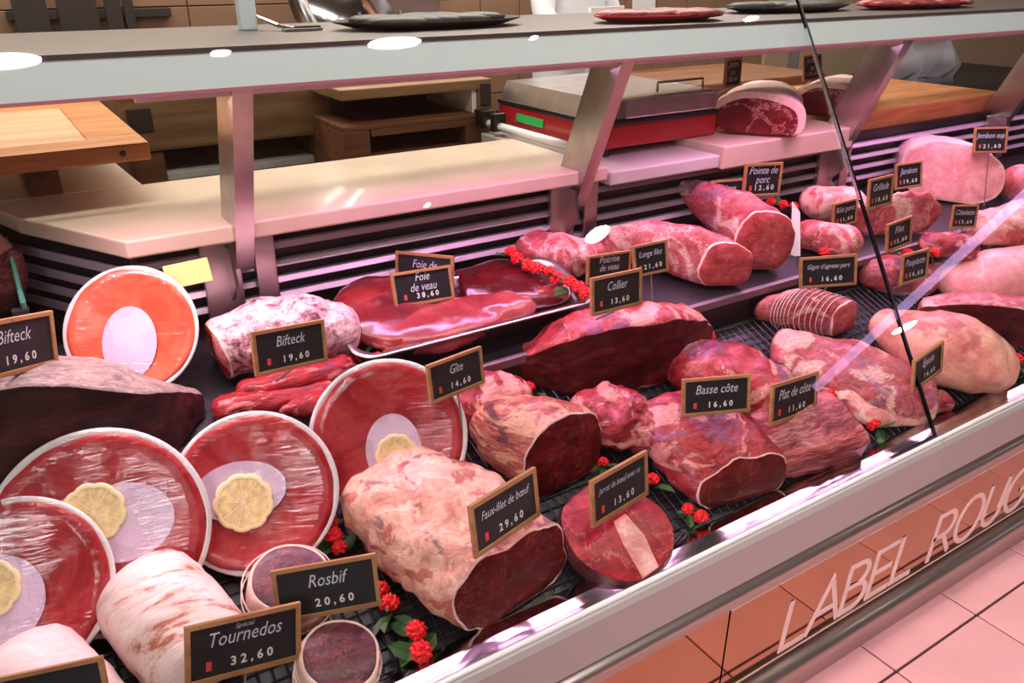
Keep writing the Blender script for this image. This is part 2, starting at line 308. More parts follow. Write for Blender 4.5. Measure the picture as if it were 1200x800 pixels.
M['salmon'] = meat('orange_carpaccio', [(.2, (212, 74, 54)), (.5, (230, 104, 72)), (.8, (236, 130, 96))], 8, bump=.12, fine=.15, dist=2.2, rough=.3, coat=.5, patch=[], fib=.08)
M['flank'] = meat('flank', [(.2, (140, 14, 30)), (.5, (188, 34, 48)), (.8, (220, 74, 80))], 16, (1, 4, 4), bump=.5)
M['shanktop'] = meat('shank_top', [(.2, (150, 28, 44)), (.5, (190, 48, 60)), (.8, (216, 84, 88))], 10, bump=.25, fcol=(236, 160, 150), fth=.985, patch=[])
M['fatpurple'] = meat('fat_purple_speckle', [(.25, (70, 40, 62)), (.36, (168, 110, 122)), (.5, (232, 190, 190)), (.7, (244, 214, 208)), (.85, (200, 120, 120))], 24, bump=.5, dist=1.2)
M['dried'] = meat('dried_meat', [(.2, (66, 38, 36)), (.5, (130, 80, 66)), (.8, (178, 124, 100))], 30, bump=.8, rough=.7, coat=0, patch=[])
M['bluespot'] = meat('layers', [(.3, (120, 32, 40)), (.42, (176, 62, 62)), (.52, (230, 170, 152)), (.62, (150, 40, 46)), (.75, (214, 140, 128))], 7, (.6, .6, 9), bump=.5, dist=.5)

# ------------------------------------------------------------------ setting: floor, walls, ceiling
XL, XR, YB, YF = -2.6, 10.2, 3.3, -5.2
fl = MB().box(XL, XR, YF, YB, -.06, -.004).obj('floor', M['grout']); fl['kind'] = 'structure'
TS = .325
tm = MB().box(-.5*TS+.003, .5*TS-.003, -.5*TS+.003, .5*TS-.003, -.012, 0, bev=.0025).mesh('tile', M['tile_floor'])
cnt = 0; rest = MB()
for i in range(-8, 26):
    for j in range(-15, 2):
        cx, cy = 1.465+(i+.5)*TS, .668+(j+.5)*TS
        if not (XL < cx < XR and YF < cy < YB): continue
        if -5 <= i <= 12 and -7 <= j <= 1:
            t = link('tile', tm, fl); t.location = (cx, cy, 0)
        else: rest.box(cx-.5*TS+.003, cx+.5*TS-.003, cy-.5*TS+.003, cy+.5*TS-.003, -.012, 0)
ro = rest.obj('far_tiles', M['tile_floor'], fl); ro['kind'] = 'stuff'
def struct(name, mb, m): o = mb.obj(name, m); o['kind'] = 'structure'; return o
wb = struct('wall_back', MB().box(XL, XR, YB+.012, YB+.12, -.06, CEIL+.05), M['groutw'])
TW, TH = .205, .2
wt = MB().box(-TW/2+.002, TW/2-.002, 0, .012, -TH/2+.002, TH/2-.002, bev=.002).mesh('wall_tile', M['tile_wall'])
for i in range(0, 20):
    for j in range(-3, 2):
        t = link('wall_tile', wt, wb); t.location = (-.30+(i+.5)*TW, YB, 1.318+(j+.5)*TH)
x1 = -.30+20*TW
wpn = struct('wall_back_panel', MB().box(x1, XR, YB-.02, YB+.012, 0, CEIL), M['wallp'])
wpl = MB(); wpl.box(XL, -.30, YB, YB+.012, 0, CEIL); wpl.box(-.30, x1, YB, YB+.012, 1.318+2*TH, CEIL); wpl.box(-.30, x1, YB, YB+.012, 0, 1.318-3*TH)
struct('wall_back_plaster', wpl, M['wallp'])
struct('wall_left', MB().box(XL-.1, XL, YF, YB+.1, 0, CEIL), M['wallshop'])
struct('wall_right', MB().box(XR, XR+.1, YF, YB+.1, 0, CEIL), M['wallshop'])
struct('wall_front', MB().box(XL, XR, YF-.1, YF, 0, CEIL), M['wallshop'])
struct('ceiling', MB().box(XL, XR, YF, YB+.1, CEIL, CEIL+.1), M['ceil'])
# ceiling downlights in a row over the counter and the lamp further down the shop
lampm = emit('lamp_glow', (255, 248, 236), 60); lampm2 = emit('lamp_glow_small', (255, 248, 236), 45)
for k, (lx, ly, rx, ry, where) in enumerate([(.10, .40, .10, .026, 'nearest the left wall'), (.727, .39, .035, .012, 'second from the left wall'), (1.363, .394, .11, .024, 'above the left half of the counter'), (1.989, .385, .022, .010, 'above the middle of the counter'), (3.244, .426, .05, .014, 'above the right half of the counter'), (2.84, -.887, .085, .07, 'largest one, out over the customer aisle'), (1.657, -.444, .018, .014, 'smallest one, over the customer aisle'), (8.377, -3.536, .22, .10, 'at the far end of the shop')]):
    L = empty('ceiling_downlight', (lx, ly, CEIL-.012), 'white recessed ceiling downlight, ' + where, 'ceiling light', 'ceiling downlights')
    MB().lathe([(1, .012), (1.12, .012), (1.12, .002), (1.0, 0)], 28, sx=rx, sy=ry).obj('trim_ring', M['white'], L)
    MB().lathe([(0, .006), (1, .006), (1, .011)], 28, sx=rx, sy=ry).obj('lamp', lampm if rx > .08 else lampm2, L)
T1, T2 = Vector((7.25, -4.15, CEIL-.06)), Vector((8.3, -1.3, CEIL-.06))
L = empty('ceiling_tube_lamp', (T1+T2)/2, 'long fluorescent tube lamp on the shop ceiling', 'ceiling light')
MB().tube([T1-(T1+T2)/2, T2-(T1+T2)/2], .05, 12).obj('tube', emit('tube_glow', (226, 190, 255), 4.2), L, True)
MB().tube([T1-(T1+T2)/2+Vector((0, 0, .045)), T2-(T1+T2)/2+Vector((0, 0, .045))], .012, 6).obj('batten', M['white'], L)

# ------------------------------------------------------------------ the refrigerated display counter
X0, X1 = -1.2, 5.4
CT = empty('display_counter', (1.6, 1.1, 0), 'long refrigerated butcher counter with glass front and copper mirrored base', 'counter')
def cpart(mb, name, m, smooth=False, parent=CT):
    o = mb.obj(name, m, parent, smooth); 
    if parent is CT: o.location = (-1.6, -1.1, 0)
    return o
JX = 1.594
# base body and mirror panels
cpart(MB().box(X0, X1, .80, 1.55, .0, .49), 'base_body', M['dark'])
for (a, b) in ((X0, .985), (.99, X1)):
    cpart(MB().box(a, b, .770, .790, .06, .36), 'mirror_panel', M['mirror'])
cpart(MB().tube([(X0, .763, .392), (X1, .763, .392)], .019, 16), 'upper_bar', M['bar'], True)
cpart(MB().box(X0, X1, .762, .79, .352, .372), 'upper_bar_lip', M['bar'])
cpart(MB().tube([(X0, .762, .088), (X1, .762, .088)], .024, 16), 'lower_bar', M['bar'], True)
cpart(MB().box(X0, X1, .757, .80, .0, .066, bev=.006), 'plinth', M['bar'])
fasc = [(.757, .413), (.752, .42), (.752, .506), (.757, .516), (.768, .519), (.79, .506), (.79, .413)]
for (a, b) in ((X0, JX-.0015), (JX+.0015, X1)):
    cpart(MB().prism(fasc, a, b), 'front_fascia', M['fascia'])
cpart(MB().prism([(.766, .514), (.768, .520), (.80, .524), (.833, .512), (.835, .49), (.77, .49)], X0, X1), 'sill_rail', M['chrome'])
cpart(MB().tube([(X0, .766, .521), (X1, .766, .521)], .005, 8), 'sill_bead', M['white'], True)
# decks
cpart(MB().prism([(.833, pz('F', .833)), (1.23, pz('F', 1.23)), (1.23, pz('F', 1.23)-.02), (.833, pz('F', .833)-.02)], X0, X1), 'front_deck', M['deck'])
wr = MB()
for k in range(19):
    y = .85+k*.0205; wr.tube([(X0, y, pz('F', y)+.004), (X1, y, pz('F', y)+.004)], .0016, 5)
x = X0+.02
while x < X1: wr.tube([(x, .84, pz('F', .84)+.006), (x, 1.22, pz('F', 1.22)+.006)], .0014, 4); x += .0205
w_ = cpart(wr, 'wire_rack', M['wire']); w_['kind'] = 'stuff'
cpart(MB().prism([(1.232, .55), (1.242, .55), (1.242, .73), (1.232, .73)], X0, X1), 'step_face', M['dark'])
cpart(MB().prism([(1.222, .722), (1.222, .739), (1.232, .742), (1.232, .722)], X0, X1), 'step_rail', plain('step_steel', (120, 108, 114), .35, .6))
cpart(MB().prism([(1.232, pz('T', 1.232)), (1.545, pz('T', 1.545)), (1.545, pz('T', 1.545)-.02), (1.232, pz('T', 1.232)-.02)], X0, X1), 'rear_deck', plain('rear_deck_steel', (44, 41, 45), .35, .5))
# riser with louvre slats; at its left end it turns away
RX = .165
cpart(MB().box(RX, X1, 1.52, 1.54, .80, .995), 'riser_back', M['dark'])
slz = [.860, .893, .926, .962]
for z in slz:
    cpart(MB().prism([(1.50, z-.0065), (1.497, z-.004), (1.504, z+.005), (1.514, z+.0065), (1.515, z-.0065)], RX, X1), 'louvre_slat', M['slat'])
ang = math.atan2(1.75-1.50, .02-.165)
for z in [None]+slz:
    if z is None: o = MB().box(0, .34, .0, .015, .80, .995).obj('riser_back', M['dark'], CT)
    else: o = MB().prism([(-.012, z-.008), (-.003, z-.005), (-.006, z+.006), (-.014, z+.008), (-.014, z-.008)], 0, .34).obj('louvre_slat', M['slat'], CT)
    o.location = (RX-1.6, 1.50-1.1, 0); o.rotation_euler = (0, 0, ang); o.scale = (1, -1, 1)
# canopy shelf
can = [(1.290, 1.282), (1.310, 1.336), (1.312, 1.340), (1.78, 1.340), (1.78, 1.325), (1.34, 1.322), (1.325, 1.282)]
cpart(MB().prism([(1.288, 1.284), (1.308, 1.334), (1.32, 1.334), (1.33, 1.284)], X0, X1), 'canopy_front', M['canopy'])
cpart(MB().prism([(1.306, 1.334), (1.306, 1.341), (1.78, 1.341), (1.78, 1.328), (1.325, 1.328)], X0, X1), 'canopy_shelf', M['shelf'])
cpart(MB().prism([(1.286, 1.280), (1.287, 1.285), (1.335, 1.285), (1.335, 1.280)], X0, X1), 'canopy_lip', plain('pink_trim', (190, 120, 130), .4))
cpart(MB().box(.2, 5.3, 1.338, 1.352, 1.266, 1.28), 'lamp_housing', M['white'])
# slanted struts with foot brackets
for sx in (.355, 1.135, 2.085, 2.95):
    yt, zt, yf_, zf = 1.325, 1.283, 1.490, .90
    d = Vector((0, yf_-yt, zf-zt)).normalized(); nrm = Vector((0, -d.z, d.y)).normalized()
    if nrm.y > 0: nrm = -nrm
    m = MB(); w = .0165; dep = .095
    a = Vector((sx, yt, zt)); b = a + d*.375
    vs = []
    for p in (a, b):
        for (u, v) in ((-w, 0), (w, 0), (w, -dep), (-w, -dep)): vs.append(p + Vector((u, 0, 0)) + Vector((0, 1, 0))*(-v))
    m.add(vs, [(0, 1, 2, 3), (7, 6, 5, 4)]+[(i, (i+1) % 4, 4+(i+1) % 4, 4+i) for i in range(4)])
    cpart(m, 'strut', M['steel'])
    cpart(MB().box(sx-.075, sx-.005, 1.486, 1.50, .835, .99, bev=.003), 'bracket_plate', M['steel'])
    cpart(MB().box(sx+.022, sx+.062, 1.484, 1.50, .835, .99, bev=.003), 'bracket_plate', M['steel'])
    cpart(MB().prism([(1.44, .92), (1.50, .86), (1.50, .985), (1.455, .985)], sx-.03, sx-.024), 'bracket_gusset', M['steel'])
# front glass: two panes with a dark seal between
GT = Vector((0, .53, .866)).normalized(); GN = Vector((0, -GT.z, GT.y)); G0 = Vector((0, .770, .515)); GL = 1.24
for (a, b) in ((X0, JX-.003), (JX+.003, X1)):
    m = MB(); vs = []
    for x in (a, b):
        for (t, n) in ((0, 0), (GL, 0), (GL, -.006), (0, -.006)): vs.append(Vector((x, 0, 0))+G0+GT*t+GN*n)
    m.add(vs, [(0, 1, 2, 3), (7, 6, 5, 4)]+[(i, (i+1) % 4, 4+(i+1) % 4, 4+i) for i in range(4)])
    cpart(m, 'glass_pane', M['glass'])
m = MB(); vs = []
for x in (JX-.003, JX+.003):
    for (t, n) in ((0, .0005), (GL, .0005), (GL, -.0065), (0, -.0065)): vs.append(Vector((x, 0, 0))+G0+GT*t+GN*n)
m.add(vs, [(0, 1, 2, 3), (7, 6, 5, 4)]+[(i, (i+1) % 4, 4+(i+1) % 4, 4+i) for i in range(4)]); cpart(m, 'glass_seal', M['glass_edge'])
m = MB(); vs = []
for x in (JX-.0045, JX-.003):
    for (t, n) in ((.55, .0005), (.95, .0005), (.95, -.0065), (.55, -.0065)): vs.append(Vector((x, 0, 0))+G0+GT*t+GN*n)
m.add(vs, [(0, 1, 2, 3), (7, 6, 5, 4)]+[(i, (i+1) % 4, 4+(i+1) % 4, 4+i) for i in range(4)]); cpart(m, 'glass_clip', M['chromeedge'])
# raised lettering on the mirror panel, built from strokes
def stroke(m, pts, w, x0, z0, s, y=.769, k=0):
    P = [Vector((p[0], p[1])) for p in pts]; L, Rr = [], []
    closed = (P[0]-P[-1]).length < 1e-4
    for i, p in enumerate(P):
        a = P[i-1] if i > 0 else (P[-2] if closed else None); b = P[i+1] if i < len(P)-1 else (P[1] if closed else None)
        t1 = (p-a).normalized() if a is not None else None; t2 = (b-p).normalized() if b is not None else None
        t1 = t1 or t2; t2 = t2 or t1
        n1 = Vector((-t1.y, t1.x)); n2 = Vector((-t2.y, t2.x)); mm = (n1+n2).normalized(); d = w/2/max(.4, mm.dot(n1))
        q = p.copy()
        if not closed and i == 0: q = p - t2*w*.45
        if not closed and i == len(P)-1: q = p + t1*w*.45
        L.append(q+mm*d); Rr.append(q-mm*d)
    yf = y-.0006-.00015*k; n = len(P)
    cv = lambda c, yy: (x0+(c.x+.10*c.y)*s, yy, z0+c.y*s)
    vs = [cv(c, yf) for c in L]+[cv(c, yf) for c in Rr]+[cv(c, y+.0015) for c in L]+[cv(c, y+.0015) for c in Rr]
    fs = []
    for i in range(n-1): fs += [(i, i+1, n+i+1, n+i), (2*n+i, 3*n+i, 3*n+i+1, 2*n+i+1), (i, 2*n+i, 2*n+i+1, i+1), (n+i, n+i+1, 3*n+i+1, 3*n+i)]
    m.add(vs, fs)
def arc(cx, cy, rx, ry, a0, a1, n=14): return [(cx+rx*math.cos(math.radians(a0+(a1-a0)*i/n)), cy+ry*math.sin(math.radians(a0+(a1-a0)*i/n))) for i in range(n+1)]
GLY = {'L': ([[(0, 1), (0, 0), (.55, 0)]], .55), 'A': ([[(-.05, 0), (.36, 1), (.77, 0)], [(.1, .34), (.62, .34)]], .72),
 'B': ([[(0, .53), (0, 1)]+arc(.3, .765, .25, .235, 90, -90)+[(0, .53)], [(0, .53), (0, 0)]+arc(.33, .265, .29, .265, -90, 90)+[(0, .53)]], .62),
 'E': ([[(.58, 1), (0, 1), (0, 0), (.58, 0)], [(0, .52), (.5, .52)]], .58),
 'R': ([[(0, 0), (0, 1)]+arc(.32, .74, .27, .26, 90, -90)+[(0, .48)], [(.3, .48), (.64, 0)]], .62),
 'O': ([arc(.44, .5, .44, .52, 0, 360, 28)], .88), 'U': ([[(0, 1), (0, .32)]+arc(.33, .32, .33, .33, 180, 360)+[(.66, .32), (.66, 1)]], .66),
 'G': ([arc(.44, .5, .44, .52, 40, 335, 24)+[(.86, .45), (.55, .45)]], .88)}
lx = 1.166
for ch in 'LABEL ROUGE':
    if ch == ' ': lx += .060; continue
    st, w = GLY[ch]; m = MB()
    for k_, s_ in enumerate(st): stroke(m, s_, .105, lx, .142, .123, k=k_)
    cpart(m, 'letter', M['letter']); lx += w*.123+.019
m = MB(); m.box(.99, X1, .7685, .7700, .338, .340); m.box(.99, X1, .7685, .7700, .122, .124); cpart(m, 'panel_line', M['letter'])
# left end partition of dark framed glass
PT = empty('end_glass_partition', (-.012, 1.6, .8), 'dark tinted glass end partition with green edge beside the stone worktop', 'partition')
pp = [(1.40, .80), (1.395, .975), (1.42, .985), (1.745, .985), (1.745, .80)]
m = MB().prism([(y-1.6, z-.8) for y, z in pp], -.003, .003); m.obj('glass', M['glass_green'], PT)
m = MB(); m.tube([(.004, y-1.6, z-.8) for y, z in pp[:4]], .004, 6); m.obj('edge', M['green_edge'], PT)
MB().box(-.014, .010, -.215, -.195, -.005, .165).obj('corner_post', M['dark'], PT)

# ------------------------------------------------------------------ stone worktops and the work side
SZ = 1.026
def slab(name, poly, z0, z1, label, m):
    c = Vector((sum(p[0] for p in poly)/len(poly), sum(p[1] for p in poly)/len(poly), z0))
    o = MB().prism([(p[0]-c.x, p[1]-c.y) for p in poly], 0, z1-z0, 'z').obj(name, m); o.location = c
    bv = o.modifiers.new('b', 'BEVEL'); bv.width = .004; bv.segments = 2
    return tag(o, label, 'worktop', 'stone worktops')
slab('stone_worktop', [(.160, 1.462), (1.205, 1.462), (1.205, 1.872), (-.03, 1.872), (.015, 1.73)], SZ-.032, SZ, 'long cream stone worktop with a cut-off left corner behind the louvres', M['stone'])
slab('stone_worktop', [(-.9, 1.876), (.262, 1.876), (.25, 2.11), (.25, 2.5), (-.9, 2.5)], SZ-.032, SZ, 'cream stone slab under the framed cutting board', M['stone'])
slab('stone_worktop', [(1.209, 1.455), (1.565, 1.455), (1.565, 2.05), (1.209, 2.05)], SZ-.045, SZ-.012, 'pale stone slab under the red scale', M['marble'])
slab('stone_worktop', [(1.569, 1.448), (2.09, 1.448), (2.09, 2.0), (1.569, 2.0)], SZ-.05, SZ+.009, 'stone slab under the two raw hams', M['stone'])
cb = MB(); cb.box(.2, 4.6, 1.56, 1.90, 0, .97); cb.box(-.9, .24, 1.80, 2.48, 0, .97); cb.box(1.60, 4.6, 1.90, 2.6, 0, .97); cab = cb.obj('work_counter_base', M['dark']); tag(cab, 'dark cabinet carrying the stone worktops behind the counter', 'cabinet')
# framed cutting board on feet
B = empty('cutting_board', (-.12, 2.07, SZ), 'wooden cutting board with pale centre and reddish frame at far left', 'cutting board')
bx0, bx1, by0, by1, bz0, bz1 = -.5, .39, -.325, .325, .075, .110
MB().box(bx0, bx1, by0, by0+.09, bz0, bz1, bev=.004).obj('frame_rail', M['board_frame'], B)
MB().box(bx0, bx1, by1-.09, by1, bz0, bz1, bev=.004).obj('frame_rail', M['board_frame'], B)
MB().box(bx1-.1, bx1, by0+.09, by1-.09, bz0, bz1-.0005, bev=.004).obj('frame_rail', M['board_frame'], B)
MB().box(bx0, bx1-.1, by0+.09, by1-.09, bz0, bz1-.001, bev=.002).obj('centre_panel', M['board_in'], B)
for q in ((.34), (.07)):
    MB().tube([(q, by0-.0015, .092), (q, by0+.01, .092)], .006, 12).obj('peg', M['iron'], B, True)
for (u, v) in ((bx0+.05, by0+.1), (bx1-.22, by0+.16), (bx1-.22, by1-.1)): MB().box(u, u+.06, v-.03, v+.03, 0, bz0).obj('foot', M['oak_dark'], B)
# butcher block bench at the back with iron corner plates
BY = 2.30
BB = empty('butcher_block', (.62, BY+.3, 0), 'thick oak butcher block bench with iron corner plates', 'butcher block')
MB().box(-.315, .30, -.3, .3, 1.008, 1.19, bev=.01).obj('block', M['oak'], BB)
for (a, b) in ((-.305, -.245), (.235, .299)):
    MB().box(a, b, -.304, -.296, 1.06, 1.12, bev=.002).obj('iron_plate', M['iron'], BB)
for (a, b) in ((-.31, -.23), (.20, .29)):
    MB().box(a, b, -.29, .29, 0, 1.008, bev=.006).obj('leg', M['oak_dark'], BB)
MB().box(-.23, .20, -.28, .28, .925, .945, bev=.003).obj('lower_shelf', M['marble'], BB)
MB().box(-.23, .20, .27, .29, .945, 1.008).obj('back_board', M['dark'], BB)
SU = empty('wooden_shelf_unit', (1.05, 2.07, 0), 'low brown wooden shelf unit with open compartments beside the butcher block', 'shelf unit')
MB().box(-.25, .21, 0, .45, 1.130, 1.158, bev=.004).obj('shelf_board', M['oak'], SU)
MB().box(-.25, .21, 0, .45, 1.050, 1.064, bev=.003).obj('shelf_board', M['oak_dark'], SU)
MB().box(-.25, .21, 0, .45, .93, .980, bev=.003).obj('shelf_board', M['oak_dark'], SU)
for (a, b) in ((-.25, -.175), (.12, .21)): MB().box(a, b, 0, .43, .980, 1.050, bev=.003).obj('divider', M['oak_dark'], SU)
MB().box(-.17, .12, .0, .02, 1.032, 1.050).obj('divider', M['oak_dark'], SU)
MB().box(.165, .21, 0, .43, 1.064, 1.130, bev=.003).obj('divider', M['oak'], SU)
MB().box(.15, .164, .01, .3, 1.066, 1.128).obj('liner', M['paper'], SU)
MB().box(.172, .205, -.004, .0, 1.085, 1.145, bev=.001).obj('iron_plate', M['iron'], SU)
MB().box(-.25, .21, .43, .45, .93, 1.15).obj('back_board', M['dark'], SU)
MB().box(-.25, .21, 0, .44, 0, .93).obj('base', M['oak_dark'], SU)
# scale
SC = empty('counter_scale', (1.465, 1.80, SZ-.012), 'red counter scale with steel pan and green label on the stone', 'scale')
MB().box(-.195, .20, -.225, .25, .022, .078, bev=.006).obj('base', M['redplast'], SC)
MB().box(-.198, .203, -.228, .252, .078, .090, bev=.003).obj('trim_strip', M['blackgloss'], SC)
MB().prism([(-.19, .09), (.195, .09), (.185, .142), (-.17, .138)], -.215, .245, 'y').obj('pan', M['steel'], SC)
MB().box(-.12, .19, -.228, -.20, .092, .138, bev=.004).obj('display_bar', M['steel'], SC)
m = MB(); m.tube([(.02, -.18, .142), (.02, -.18, .164), (.18, -.18, .164), (.18, -.18, .142)], .004, 6); m.obj('pan_rail', M['chrome'], SC)
MB().box(-.1975, -.194, .02, .15, .04, .062).obj('label', M['greenlab'], SC)
for (u, v) in ((-.16, -.19), (.16, -.19), (-.16, .22), (.16, .22)): MB().tube([(u, v, 0), (u, v, .024)], .018, 10).obj('foot', M['blackgloss'], SC)
WR = empty('white_rail', (1.225, 1.80, SZ), 'white rail with black clips lying beside the scale', 'rail')
MB().tube([(0, -.24, .014), (0, .34, .014)], .012, 10).obj('rod', M['white'], WR, True)
for y in (.18, .24, .27): MB().box(-.02, .02, y-.012, y+.012, .0, .05, bev=.004).obj('clip', M['blackgloss'], WR)
# right cutting block and its board
rb = MB().box(-.38, .46, -.27, .27, 0, .075, bev=.008).obj('cutting_block', M['board_frame']); rb.location = (2.62, 1.82, .97); tag(rb, 'reddish wooden cutting block at the far right behind the counter', 'cutting board')
hb = MB().box(-.42, .42, -.2, .25, 0, .11, bev=.008).obj('butcher_block_slab', M['oak_dark']); hb.location = (2.35, 2.28, .97); tag(hb, 'brown oak slab behind the two raw hams', 'cutting board')
ps = MB()
for i in range(9):
    for j in range(7): ps.v.append((i*.06-.24, .03*math.sin(i*1.3+j*.7)+.02*math.sin(j*2.1), j*.05))
for i in range(8):
    for j in range(6): a = i*7+j; ps.f.append((a, a+7, a+8, a+1)); ps.m.append(0)
po = ps.obj('plastic_sheet', M['plastic'], None, True); po.location = (3.32, 2.05, .97); so = po.modifiers.new('s', 'SOLIDIFY'); so.thickness = .004
tag(po, 'crumpled clear plastic sheet standing at the far right edge', 'plastic sheet')
post = MB().box(-.012, .012, -.02, .02, 0, 1.1, bev=.003).obj('metal_post', M['steel']); post.location = (3.02, 2.45, .9); tag(post, 'thin pale metal post behind the raw hams', 'post')
post = MB().box(-.016, .016, -.012, .012, 0, .8, bev=.003).obj('metal_post', M['canopy']); post.location = atz(291, 35, 1.341); tag(post, 'bright pale upright post standing on the canopy shelf', 'post')
# knife rack on the wall
KR = empty('knife_rack', (.42, YB, 1.30), 'dark magnetic knife bar with hanging tools on the tiled wall', 'knife rack')
MB().box(-.27, .24, -.03, 0, -.014, .016, bev=.003).obj('bar', M['iron'], KR)
for (u, w, z0, z1) in ((-.20, .10, -.12, .06), (-.06, .12, -.1, .12), (.05, .05, -.09, .15), (.10, .03, -.06, .16)):
    MB().prism([(u-w/2, z1), (u+w/2, z1), (u+w/2, z0+.03), (u+w*.2, z0), (u-w/2, z0)], -.045, -.031, 'y').obj('tool', M['iron'], KR)
# things on the canopy shelf
def shelf_tray(px, py, rx, ry, m, label, cat, hz=.012, top=None):
    p = atz(px, py, 1.342); e = empty('serving_tray', p, label, cat, 'trays on the canopy shelf')
    MB().lathe([(0, .002), (.8, .002), (1.0, hz), (1.0, hz+.003), (.8, .006), (0, .006)], 40, sx=rx, sy=ry).obj('dish', m, e, True)
    if top:
        mm = MB()
        for k in range(22):
            a = R.random()*6.28; r = math.sqrt(R.random())*.75; u, v = r*rx*math.cos(a), r*ry*math.sin(a)
            mm.lathe([(0, 0), (.03, .002), (.034, .010), (.02, .016), (0, .018)], 10, c=(u, v, .006), sx=1+R.random(), sy=1+R.random()*.5)
        mm.obj('contents', top, e, True)
    return e
shelf_tray(505, 31, .20, .095, M['blackgloss'], 'black oval tray of dark slices on the shelf, left of the red tray', 'tray', .012, plain('dark_slice', (52, 46, 40), .5))
shelf_tray(772, 24, .17, .075, M['redplast'], 'bright red oval tray on the shelf between the black trays', 'tray', .012, M['lean'])
shelf_tray(925, 13, .22, .085, M['blackgloss'], 'black oval tray on the shelf crossed by the glass seal', 'tray', .012, plain('dark_slice_b', (52, 46, 40), .5))
shelf_tray(1072, 9, .24, .08, M['redplast'], 'rightmost red oval tray on the shelf', 'tray', .012, M['lean'])
for px, w, lb in ((772, .055, 'small white paper card behind the bright red tray'), (1105, .09, 'small white paper card behind the rightmost red tray')):
    q = atz(px, 22, 1.342) if px < 1000 else atz(px, 8, 1.342)
    c = MB().box(-w/2, w/2, 0, .002, 0, .05).obj('paper_card', M['paper']); c.location = q + Vector((.06, .12, 0)); c.rotation_euler = (-.2, 0, -.5); tag(c, lb, 'card')
q = atz(345, 36, 1.342); WF = empty('wire_stand', q, 'small bent wire stand on the shelf beside the pale post', 'stand')
MB().tube([(-.06, .10, .03), (-.02, .03, .008), (.0, .0, .004), (.05, .0, .004)], .004, 6).obj('wire', M['chrome'], WF)
MB().box(-.02, .05, -.012, .012, 0, .004).obj('foot_plate', M['steel'], WF)
# slicer behind the shelf
q = aty(420, 18, 2.95); SL = empty('meat_slicer', (q.x, 2.95, .93), 'grey metal meat slicer with round blade behind the shelf', 'slicer')
SL.scale = (1.5, 1.2, 1.5); MB().box(-.2, .22, -.15, .25, 0, .10, bev=.02).obj('base', M['steel'], SL)
m = MB(); m.lathe([(0, -.012), (.145, -.004), (.15, 0), (.145, .004), (0, .012)], 40); o = m.obj('blade', M['chrome'], SL, True); o.location = (-.03, -.04, .26); o.rotation_euler = (1.15, 0, .5)
m = MB(); m.lathe([(.152, -.02), (.17, -.02), (.17, .02), (.152, .02)], 40); o = m.obj('blade_guard', M['steel'], SL, True); o.location = (-.03, -.03, .26); o.rotation_euler = (1.15, 0, .5)
MB().prism([(-.06, .1), (.2, .1), (.24, .3), (.08, .44), (-.02, .4)], .02, .2, 'y').obj('motor_housing', M['steel'], SL)
MB().box(-.26, -.1, -.1, .1, .16, .19, bev=.008).obj('carriage', M['steel'], SL)
